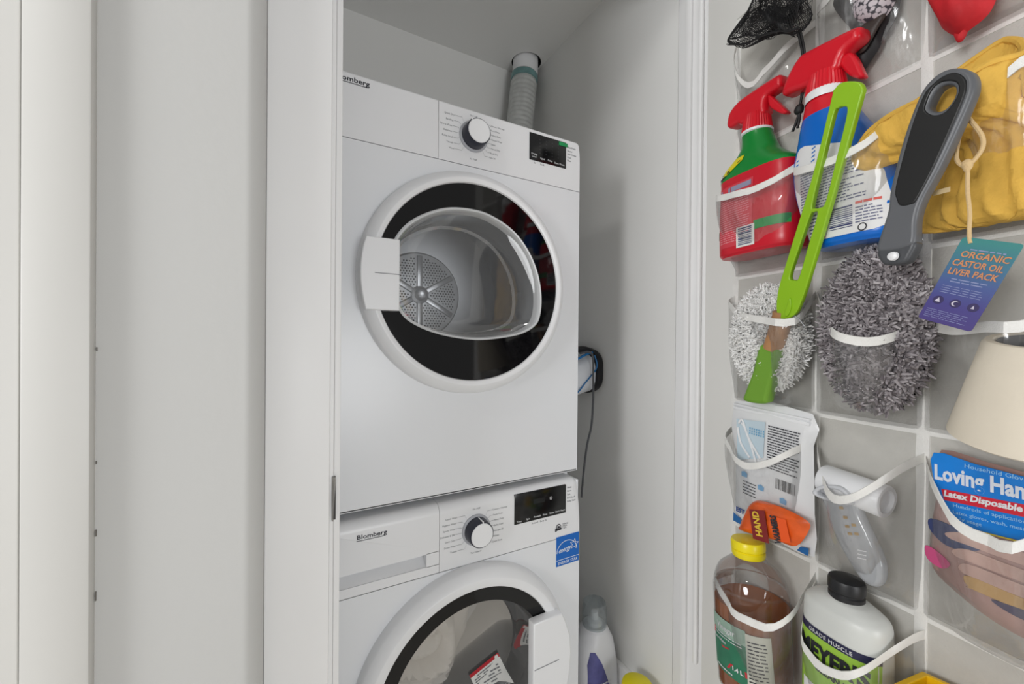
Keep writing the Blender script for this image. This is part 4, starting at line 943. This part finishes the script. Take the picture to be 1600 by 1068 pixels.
strips('mask_symbols', [((x-.006, z-.006), (x+.006, z-.006), (x+.007, z+.002), (x, z+.006), (x-.007, z+.003)) for x, z in ((-.048, .112), (-.010, .098), (.036, .090))], mat('ink_cyan2', (110, 170, 214), .5), mb, mf)
strips('blue_corner', [((-.070, .004), (-.050, .004), (-.052, .016), (-.070, .022)), ((.066, .012), (.086, .012), (.086, .026), (.072, .022))], mat('corner_blue', (30, 100, 164), .4), mb, mf)
text('corner_lettering', [('EST', .013, -.054, .028, {'bold': .0005})], mat('ink_navy', (44, 70, 130), .5), mb, lambda x, z: -.0134)
hwp = item('hand_warmer_pack', 'orange and red hand warmer packet in front of the face mask bag', 'packet', .238, .066, .855)
wo = rel([(.1909, .8803), (.212, .8945), (.26, .898), (.3000, .8929), (.304, .879), (.282, .8406), (.2425, .8317), (.1696, .818), (.1674, .8284), (.178, .855)], .238, .855)
pillow('foil_pack', wo, .010, .010, mat('foil_orange', (224, 92, 30), .3, var=.25, vscale=22, bump=.4, bscale=50), hwp, wr=.004, ws=60, p=2.6)
wf = lambda x, z: -.0128
rp_ = lambda x, z, a=R(14): (x*math.cos(a)-z*math.sin(a), x*math.sin(a)+z*math.cos(a))
strips('maroon_panel', [tuple(rp_(*q) for q in ((-.038, -.026), (-.004, -.028), (.0, .030), (-.034, .028)))], mat('panel_maroon', (128, 30, 30), .4), hwp, wf)
strips('bright_panel', [tuple(rp_(*q) for q in ((.022, -.020), (.040, -.018), (.040, .020), (.022, .022)))], mat('panel_orange', (240, 90, 30), .35), hwp, wf)
text('warmer_lettering', [('HAND', .019, -.010, -.022, {'bold': .0006, 'rot': R(-104), 'sx': .82, 'align': 'LEFT'}), ], mat('print_yellow', (226, 190, 60), .5), hwp, lambda x, z: -.0136)
text('warmer_lettering', [('WARMERS', .0165, .026, -.018, {'bold': .0007, 'rot': R(-104), 'sx': .62, 'align': 'LEFT'})], DARKINK, hwp, lambda x, z: -.0136)
# --- lint roller: white roll on a clear grey body
lr = item('lint_roller', 'lint roller with white roll and grey translucent handle, below the grey duster', 'lint roller', .363, .030, .835)
lz = lambda P: rel(P, .363, .835)
lathe('paper_roll', [(.0, -.048), (.018, -.048), (.0235, -.0475), (.025, -.045), (.025, .040), (.0235, .042), (.018, .042), (.018, .036), (0, .036)], WPLAST, lr, axis='x', c=(0, 0, 0), n=40)
pr = lr.children[0]; pr.data.transform(Matrix.Translation((.0, -.018, .130)) @ Matrix.Rotation(R(4), 4, 'Y'))
GT = film('grey_clear', tint=(.86, .88, .9), haze=.5, gloss=.12, hazecol=(.62, .64, .67), bump=0)
plate('handle_body', [lz([(.3187, .9477), (.3327, .9634), (.3574, .9718), (.3727, .9622), (.3757, .9398), (.3930, .904), (.4071, .8722), (.4042, .8381), (.382, .8337), (.357, .863), (.3373, .8948), (.3291, .9213)])], -.025, .020, .006, GT, lr)
plate('handle_rim', [lz([(.316, .947), (.328, .964), (.356, .973), (.374, .963), (.373, .949), (.344, .943)]), lz([(.324, .949), (.331, .959), (.355, .966), (.367, .959), (.365, .953), (.344, .949)])], -.038, .022, .003, mat('rim_lightgrey', (206, 208, 212), .35), lr)
plate('inner_blade', [lz([(.335, .945), (.350, .943), (.364, .90), (.382, .858), (.380, .843), (.365, .850), (.345, .905)])], -.022, .008, .004, mat('blade_white', (232, 224, 218), .5), lr)
strips('handle_print', [tuple((x+.378*0+dx, z+dz) for dx, dz in ((0, 0), (.006, .002), (.005, .006), (-.001, .004))) for x, z in ((-.012, .098), (-.006, .085), (-.003, .072), (.006, .078), (.001, .062), (.010, .066))], mat('print_amber', (170, 140, 90), .6), lr, -.0358)
strips('vent_marks', [tuple((.014+.0*k+dx, .044-.006*k+dz) for dx, dz in ((0, 0), (.012, .003), (.012, .0045), (0, .0015))) for k in range(3)], WINK, lr, -.0358)
# --- latex glove bag
s0, z0 = .530, .870
gb = item('glove_bag', 'blue and red bag of disposable latex gloves below the cream roll', 'bag', s0, .042, z0)
GZ = lambda P: rel(P, s0, z0)
BL = mat('pack_blue', (0, 122, 210), .3, var=.12, vscale=18, bump=.3, bscale=40)
go = GZ([(.4625, 1.0553), (.5050, 1.0510), (.545, 1.0470), (.590, 1.044), (.612, 1.040), (.612, .955), (.605, .875), (.560, .850), (.515, .853), (.478, .870), (.455, .890), (.452, .930), (.457, .98), (.462, 1.02)])
pillow('bag_film', go, .022, .018, mat('pack_print', (178, 142, 134), .35, var=.25, vscale=14, bump=.4, bscale=30), gb, wr=.003, ws=40, p=3, smoothn=3)
gf = lambda x, z: -.0235
V = GZ([(.4650, 1.0540), (.5050, 1.0500), (.545, 1.0470), (.590, 1.044), (.608, 1.040), (.610, .978), (.545, .972), (.500, .968), (.476, .985), (.466, 1.015)])
plate('blue_header', [V], -.0225, .0020, .0006, BL, gb, smoothn=3)
strips('red_band', [tuple(GZ([(.4735, 1.0085), (.54, 1.0145), (.609, 1.0205), (.610, 1.0065), (.54, 1.0000), (.4765, .9945)]))], mat('band_red', (206, 28, 50), .35), gb, -.0238)
text('title_lettering', [('Loving Hands', .0270, -.0640, .1500, {'align': 'LEFT', 'bold': .0009, 'rot': R(-1), 'sx': .66})], mat('print_silver', (214, 220, 230), .5), gb, -.0240)
text('band_lettering', [('Latex Disposable Gloves', .0108, -.054, .1300, {'align': 'LEFT', 'bold': .0004, 'rot': R(-5), 'shear': .2, 'sx': .92})], WINK, gb, -.0245)
text('small_lettering', [('Household Gloves', .0075, -.035, .1730, {'align': 'LEFT', 'rot': R(1)}), ('Hundreds of applications', .0065, -.045, .1190, {'align': 'LEFT', 'rot': R(-4)}), ('Latex gloves, wash, mess and dry', .0062, -.045, .1105, {'align': 'LEFT', 'rot': R(-4)}), ('daily usage', .0062, -.045, .1030, {'align': 'LEFT', 'rot': R(-4)})], mat('print_skyblue', (150, 200, 236), .5), gb, -.0240)
strips('yellow_rule', [tuple(GZ([(.500, .9680), (.545, .9715), (.608, .9780), (.608, .9762), (.545, .9698), (.500, .9662)]))], mat('rule_yellow', (210, 190, 60), .5), gb, -.0242)
SK = mat('photo_hand', (196, 160, 148), .45, var=.12, vscale=30); NV = mat('photo_navy', (40, 52, 100), .4); OC = mat('photo_ochre', (190, 150, 90), .45)
def blot(name, P, m, y): plate(name, [GZ(P)], y, .0018, .0006, m, gb, smoothn=4)
blot('printed_navy', [(.462, .964), (.490, .962), (.520, .955), (.500, .938), (.478, .935), (.462, .948)], NV, -.0215)
blot('printed_pink', [(.457, .925), (.470, .922), (.482, .912), (.474, .902), (.459, .908)], mat('photo_pink', (190, 70, 120), .4), -.0212)
for k, (z, m_) in enumerate(((.952, SK), (.932, SK), (.914, SK), (.899, OC))):
    blot('printed_finger', [(.478+.006*k, z), (.50, z+.008), (.54, z+.007), (.60, z+.006), (.60, z-.006), (.54, z-.008), (.50, z-.007), (.482+.006*k, z-.006)], m_, -.0225-.0003*(k % 2))
blot('printed_purple', [(.520, .889), (.545, .893), (.590, .896), (.590, .884), (.56, .881), (.535, .882)], mat('photo_purple', (56, 46, 84), .4), -.0230)
# --- amber vinegar bottle
vb = item('vinegar_bottle', 'clear bottle of amber liquid with yellow cap and green label', 'bottle', .208, .070, .527, ry=R(-4))
VL = Loft([(0, .055, .054, 2.2), (.006, .062, .061, 2.2), (.12, .0645, .063, 2.2), (.188, .0645, .063, 2.2), (.205, .0625, .061, 2.1), (.225, .056, .053, 2), (.241, .038, .037, 2), (.250, .026, .026, 2), (.256, .0215, .0215, 2)])
PET = film('clear_pet', tint=(.97, .97, .97), haze=.03, gloss=.14, rough=.04, bump=.12, bscale=25)
VL.build('bottle_body', PET, vb, cap1=False)
VI = Loft([(.003, .053, .052, 2.2), (.008, .060, .059, 2.2), (.12, .0628, .061, 2.2), (.166, .0628, .061, 2.2)])
VI.build('liquid', film('amber_liquid', tint=(.80, .32, .05), haze=.62, gloss=.04, rough=.05, hazecol=(.44, .13, .015), bump=0), vb)
lathe('shoulder_rib', [(.0612, .192), (.0627, .195), (.0612, .198)], PET, vb, n=48)
VL.label('label', mat('label_green', (44, 118, 88), .45, var=.12, vscale=30), vb, [(.040, -.040, .059), (.130, -.044, .059)], nx=24)
VL.label('label_top', mat('label_paleg', (150, 176, 160), .5, var=.12, vscale=40), vb, [(.112, -.044, .034), (.140, -.044, .034)], off=.0012)
VL.label('side_panel', mat('label_cream', (196, 196, 184), .5), vb, [(.036, .034, .061), (.136, .034, .061)], off=.0014)
strips('side_print', fine(.037, .059, .050, .126, 12, .35, seed=51), DARKINK, vb, lambda x, z: VL.front(x, z, .002))
strips('red_banner', [((-.040, .100), (-.012, .086), (.004, .090), (-.036, .114)), ((-.004, .054), (.034, .056), (.034, .066), (.004, .066))], mat('banner_red', (196, 40, 54), .45), vb, lambda x, z: VL.front(x, z, .0016))
text('label_lettering', [('Vinegar', .015, -.004, .120, {'sx': .9}), ('1.4 L', .0105, .018, .0580, {'bold': .0003}), ('Pure White', .007, -.020, .0955, {})], WINK, vb, lambda x, z: VL.front(x, z, .0024))
strips('label_print', fine(-.034, .030, .104, .114, 2, .35, seed=52)+fine(-.030, .010, .044, .050, 1, .4, seed=53), WINK, vb, lambda x, z: VL.front(x, z, .002))
yc = lathe('cap', [(.0225, .250), (.0285, .252), (.030, .256), (.030, .262), (.0275, .2645), (.0305, .267), (.0305, .279), (.0285, .283), (.0, .2845)], mat('cap_yellow', (244, 224, 20), .3), vb, n=48)
# --- translucent cleaner bottle with black cap
mbt = item('cleaner_bottle', 'milky cleaner bottle with black cap and lime green label', 'bottle', .360, .062, .520)
ML = Loft([(0, .050, .034, 2.6), (.006, .056, .039, 2.6), (.15, .0575, .040, 2.6), (.250, .0570, .0395, 2.5), (.260, .054, .037, 2.5), (.268, .045, .031, 2.4), (.274, .033, .026, 2.2), (.278, .020, .020, 2)])
ML.build('bottle_body', mat('milky_plastic', (212, 214, 210), .38, var=.02, sss=.25), mbt)
ML.label('label', mat('label_lime', (154, 196, 66), .45), mbt, [(.03, -.0562, .0562), (.210, -.0562, .0562)], nx=30)
ML.label('label_band', mat('band_navy', (34, 34, 70), .45), mbt, [(.210, -.0563, .0563), (.222, -.0563, .0563)], nx=30, off=.0009)
text('band_lettering', [('GRADE MUSCLE',   .0082, .0, .2132, {'spacing': 1.1})], WINK, mbt, lambda x, z: ML.front(x, z, .002))
text('title_lettering', [("MEYER'S", .034, .0, .175, {'bold': .0016, 'sx': .80})], mat('ink_black', (26, 26, 34), .5), mbt, lambda x, z: ML.front(x, z, .002))
text('small_lettering', [('CLEAN DAY', .012, .012, .157, {'bold': .0004})], mat('ink_black', (26, 26, 34), .5), mbt, lambda x, z: ML.front(x, z, .002))
strips('side_print', fine(.036, .055, .06, .14, 14, .4, seed=61), mat('ink_olive', (70, 92, 40), .5), mbt, lambda x, z: ML.front(x, z, .002))
ML.label('label_patch', mat('label_white2', (226, 226, 226), .5), mbt, [(.10, -.042, -.022), (.13, -.042, -.022)], off=.0016, nx=6)
cp = lathe('cap', [(.0190, .272), (.0235, .274), (.0235, .282), (.0218, .284), (.0218, .286), (.0242, .288), (.0242, .301), (.0228, .305), (.019, .3065), (0, .307)], mat('cap_black', (24, 25, 28), .42), mbt, n=48)
# --- yellow scoop-edged box
yx = item('plastic_box', 'bright yellow open plastic box in the lowest pocket at the right', 'box', .500, .052, .552)
YB_ = mat('box_yellow', (246, 196, 16), .35)
def trough(V, Fc, x0, x1, y0, y1, z0, zl, zr, t):
    pass
V = []; Fc = []
hl_, hr_ = .172, .196
for (x0, x1, y0, y1, dz) in ((-.060, .070, -.040, .030, 0),):
    o = [(x0+.008, y0+.006), (x1-.008, y0+.006), (x1-.008, y1-.006), (x0+.008, y1-.006)]
    tp = [(x0, y0), (x1, y0), (x1, y1), (x0, y1)]
    lip = [(x0-.006, y0-.008), (x1+.006, y0-.008), (x1+.006, y1+.004), (x0-.006, y1+.004)]
    inn = [(x0+.003, y0+.003), (x1-.003, y0+.003), (x1-.003, y1-.003), (x0+.003, y1-.003)]
    ini = [(x0+.011, y0+.009), (x1-.011, y0+.009), (x1-.011, y1-.009), (x0+.011, y1-.009)]
    hz_ = lambda x: hl_+(hr_-hl_)*(x-x0)/(x1-x0)
    for P, zf in ((o, lambda x: 0), (tp, lambda x: hz_(x)-.014), (lip, lambda x: hz_(x)-.012), (lip, hz_), (inn, hz_), (ini, lambda x: .004)):
        for x, y in P: V.append((x, y, zf(x)))
for i in range(5):
    for k in range(4):
        a, b = i*4+k, i*4+(k+1) % 4; Fc.append((a, b, b+4, a+4))
Fc += [(0, 1, 2, 3), (20, 21, 22, 23)]
yo = raw('box_shell', V, Fc, YB_, yx, smooth=False)
bv = yo.modifiers.new('b', 'BEVEL'); bv.width = .0015; bv.segments = 2
# --- top row: black net bag, grey mesh pouch with dark pouch, red cloth
s0, z0 = .235, 1.80
nb = item('net_bag', 'black net bag with drawstring spilling out of the top left pocket', 'bag', s0, .085, z0)
no = rel([(.206, 1.90), (.1994, 1.8467), (.1524, 1.8215), (.1544, 1.8090), (.1826, 1.7852), (.202, 1.7769), (.2237, 1.7728), (.2450, 1.764), (.2656, 1.7535), (.2816, 1.7403), (.2981, 1.7381), (.3098, 1.7541), (.3146, 1.7835), (.318, 1.84), (.31, 1.90), (.26, 1.915)], s0, z0)
NET = mat('net_black', (20, 20, 22), .6)
def net(name, outline, yf, yb_, rings, n_s, rad, m, parent, wr, seed):
    ol = cr_pts([(a, 0, b) for a, b in outline], n_s, True); n = len(ol); c = sum(ol, Vector())/n
    V, Fc = [], []
    for sg, dep in ((1, yf), (-1, yb_)):
        base = len(V)
        for k in range(rings):
            t = 1-k/rings; h = dep*math.sqrt(max(0, 1-t*t))
            for i, q in enumerate(ol):
                v = c+(q-c)*t; w_ = noise.noise(v*24+Vector((seed, sg*3, 0)))*wr
                V.append((v.x+w_*.4, -sg*(h+w_), v.z+w_*.4))
        for k in range(rings-1):
            for i in range(n):     # skewed quads make a diamond net
                a, b = base+k*n+i, base+k*n+(i+1) % n; Fc.append((a, b, base+(k+1)*n+(i+1) % n, base+(k+1)*n+i))
    me = bpy.data.meshes.new(name); me.from_pydata([tuple(v) for v in V], [], Fc)
    bm = bmesh.new(); bm.from_mesh(me)
    bmesh.ops.poke(bm, faces=bm.faces); bmesh.ops.join_triangles(bm, faces=bm.faces, angle_face_threshold=3.2, angle_shape_threshold=3.2)
    bm.to_mesh(me); bm.free()
    o = link(name, me, m, parent, smooth=False, kind='stuff')
    w_ = o.modifiers.new('w', 'WIREFRAME'); w_.thickness = rad; w_.use_even_offset = False
    return o
net('netting', no, .030, .024, 15, 3, .0012, NET, nb, .018, 1)
net('netting_fold', [(a*.82+.006, b*.80+.012) for a, b in no], .016, .010, 11, 2, .0012, NET, nb, .02, 5)
tube('binding', [(x, -.010, z) for x, z in rel([(.1994, 1.8420), (.1560, 1.8215), (.1550, 1.8105), (.1700, 1.7965), (.1826, 1.7872), (.202, 1.7789), (.2237, 1.7738), (.2450, 1.7655), (.2656, 1.7555), (.2816, 1.7423), (.2960, 1.7391)], s0, z0)], .0020, NET, nb, sides=8)
tube('binding', [(x, -.004, z) for x, z in rel([(.1560, 1.8190), (.1700, 1.8110), (.1900, 1.8020), (.2100, 1.7870), (.2237, 1.7748)], s0, z0)], .0016, NET, nb, sides=8)
dcx = [(x, y, z) for (x, z), y in zip(rel([(.288, 1.742), (.282, 1.715), (.279, 1.69), (.276, 1.66), (.272, 1.630)], s0, z0), (.0, .02, .025, .03, .032))]
tube('drawstring', dcx, .0021, NET, nb, sides=8)
tube('drawstring', [(a+.004, b, c) for a, b, c in dcx[:4]]+[(.037, .03, -.172)], .0018, NET, nb, sides=8)
pillow('knot', [(.029, -.176), (.036, -.170), (.043, -.174), (.042, -.186), (.034, -.189), (.028, -.184)], .007, .007, NET, nb, y0=.030)
tube('drawstring_tail', [(.036, .03, -.186), (.031, .03, -.200), (.024, .03, -.214)], .0024, NET, nb, sides=8)
tube('drawstring_tail', [(.037, .03, -.186), (.036, .03, -.200), (.033, .03, -.212)], .0022, NET, nb, sides=8)
gm = item('mesh_pouch', 'light grey mesh pouch in the top middle pocket', 'pouch', .370, .034, 1.76)
GMM = mat('mesh_grey', (170, 164, 172), .7)
ntm = GMM.node_tree; vo = ntm.nodes.new('ShaderNodeTexVoronoi'); vo.inputs['Scale'].default_value = 170; rpv = ntm.nodes.new('ShaderNodeValToRGB')
rpv.color_ramp.elements[0].position = .50; rpv.color_ramp.elements[0].color = lin((206, 198, 204))+(1,); rpv.color_ramp.elements[1].position = .66; rpv.color_ramp.elements[1].color = lin((66, 64, 72))+(1,)
tcm = ntm.nodes.new('ShaderNodeTexCoord'); ntm.links.new(tcm.outputs['Object'], vo.inputs['Vector']); ntm.links.new(vo.outputs['Distance'], rpv.inputs[0]); ntm.links.new(rpv.outputs[0], ntm.nodes['Principled BSDF'].inputs['Base Color'])
pillow('pouch_body', rel([(.336, 1.80), (.3399, 1.7489), (.3439, 1.7267), (.358, 1.7105), (.3731, 1.7015), (.3858, 1.705), (.397, 1.7203), (.404, 1.76), (.400, 1.80), (.37, 1.82)],   .366, 1.76), .024, .016, GMM, gm, wr=.004, ws=30)
dp = item('dark_pouch', 'black folded pouch under the grey mesh pouch in the top middle pocket', 'pouch', .350, .022, 1.70)
pillow('pouch_body', rel([(.3060, 1.80), (.3166, 1.7613), (.3331, 1.7287), (.3388, 1.6955), (.3501, 1.6485), (.3658, 1.6588), (.3845, 1.6853), (.398, 1.7076), (.402, 1.75), (.39, 1.80), (.35, 1.82)], .350, 1.70), .018, .014, mat('pouch_black', (30, 29, 32), .55, var=.3, vscale=30), dp, wr=.006, ws=40)
pillow('pouch_flap', rel([(.348, 1.7), (.353, 1.672), (.365, 1.668), (.382, 1.690), (.392, 1.705), (.37, 1.712)], .350, 1.70), .006, .004, mat('flap_brown', (58, 48, 44), .5), dp, y0=-.018, wr=.003)
rc = item('red_cloth', 'bundled red cloth bag in the top right pocket', 'cloth', .475, .042, 1.665)
rcm = pillow('cloth', rel([(.4363, 1.72), (.4423, 1.6855), (.4515, 1.6568), (.4601, 1.6315), (.4764, 1.6126), (.4974, 1.6177), (.5073, 1.6297), (.512, 1.66), (.515, 1.70), (.49, 1.74), (.46, 1.745)], .475, 1.665), .030, .022, mat('cloth_red', (196, 26, 36), .7, var=.15, vscale=25, bump=.4, bscale=80), rc, wr=.008, ws=50, smoothn=5)
pillow('drawstring_neck', rel([(.470, 1.618), (.478, 1.613), (.484, 1.617), (.480, 1.606), (.474, 1.604)], .475, 1.665), .006, .006, mat('cloth_red', (0, 0, 0)), rc)

for o in C.objects:                      # parts with leftover empty labels are fine; give every root a clean transform update
    pass
bpy.context.view_layer.update()
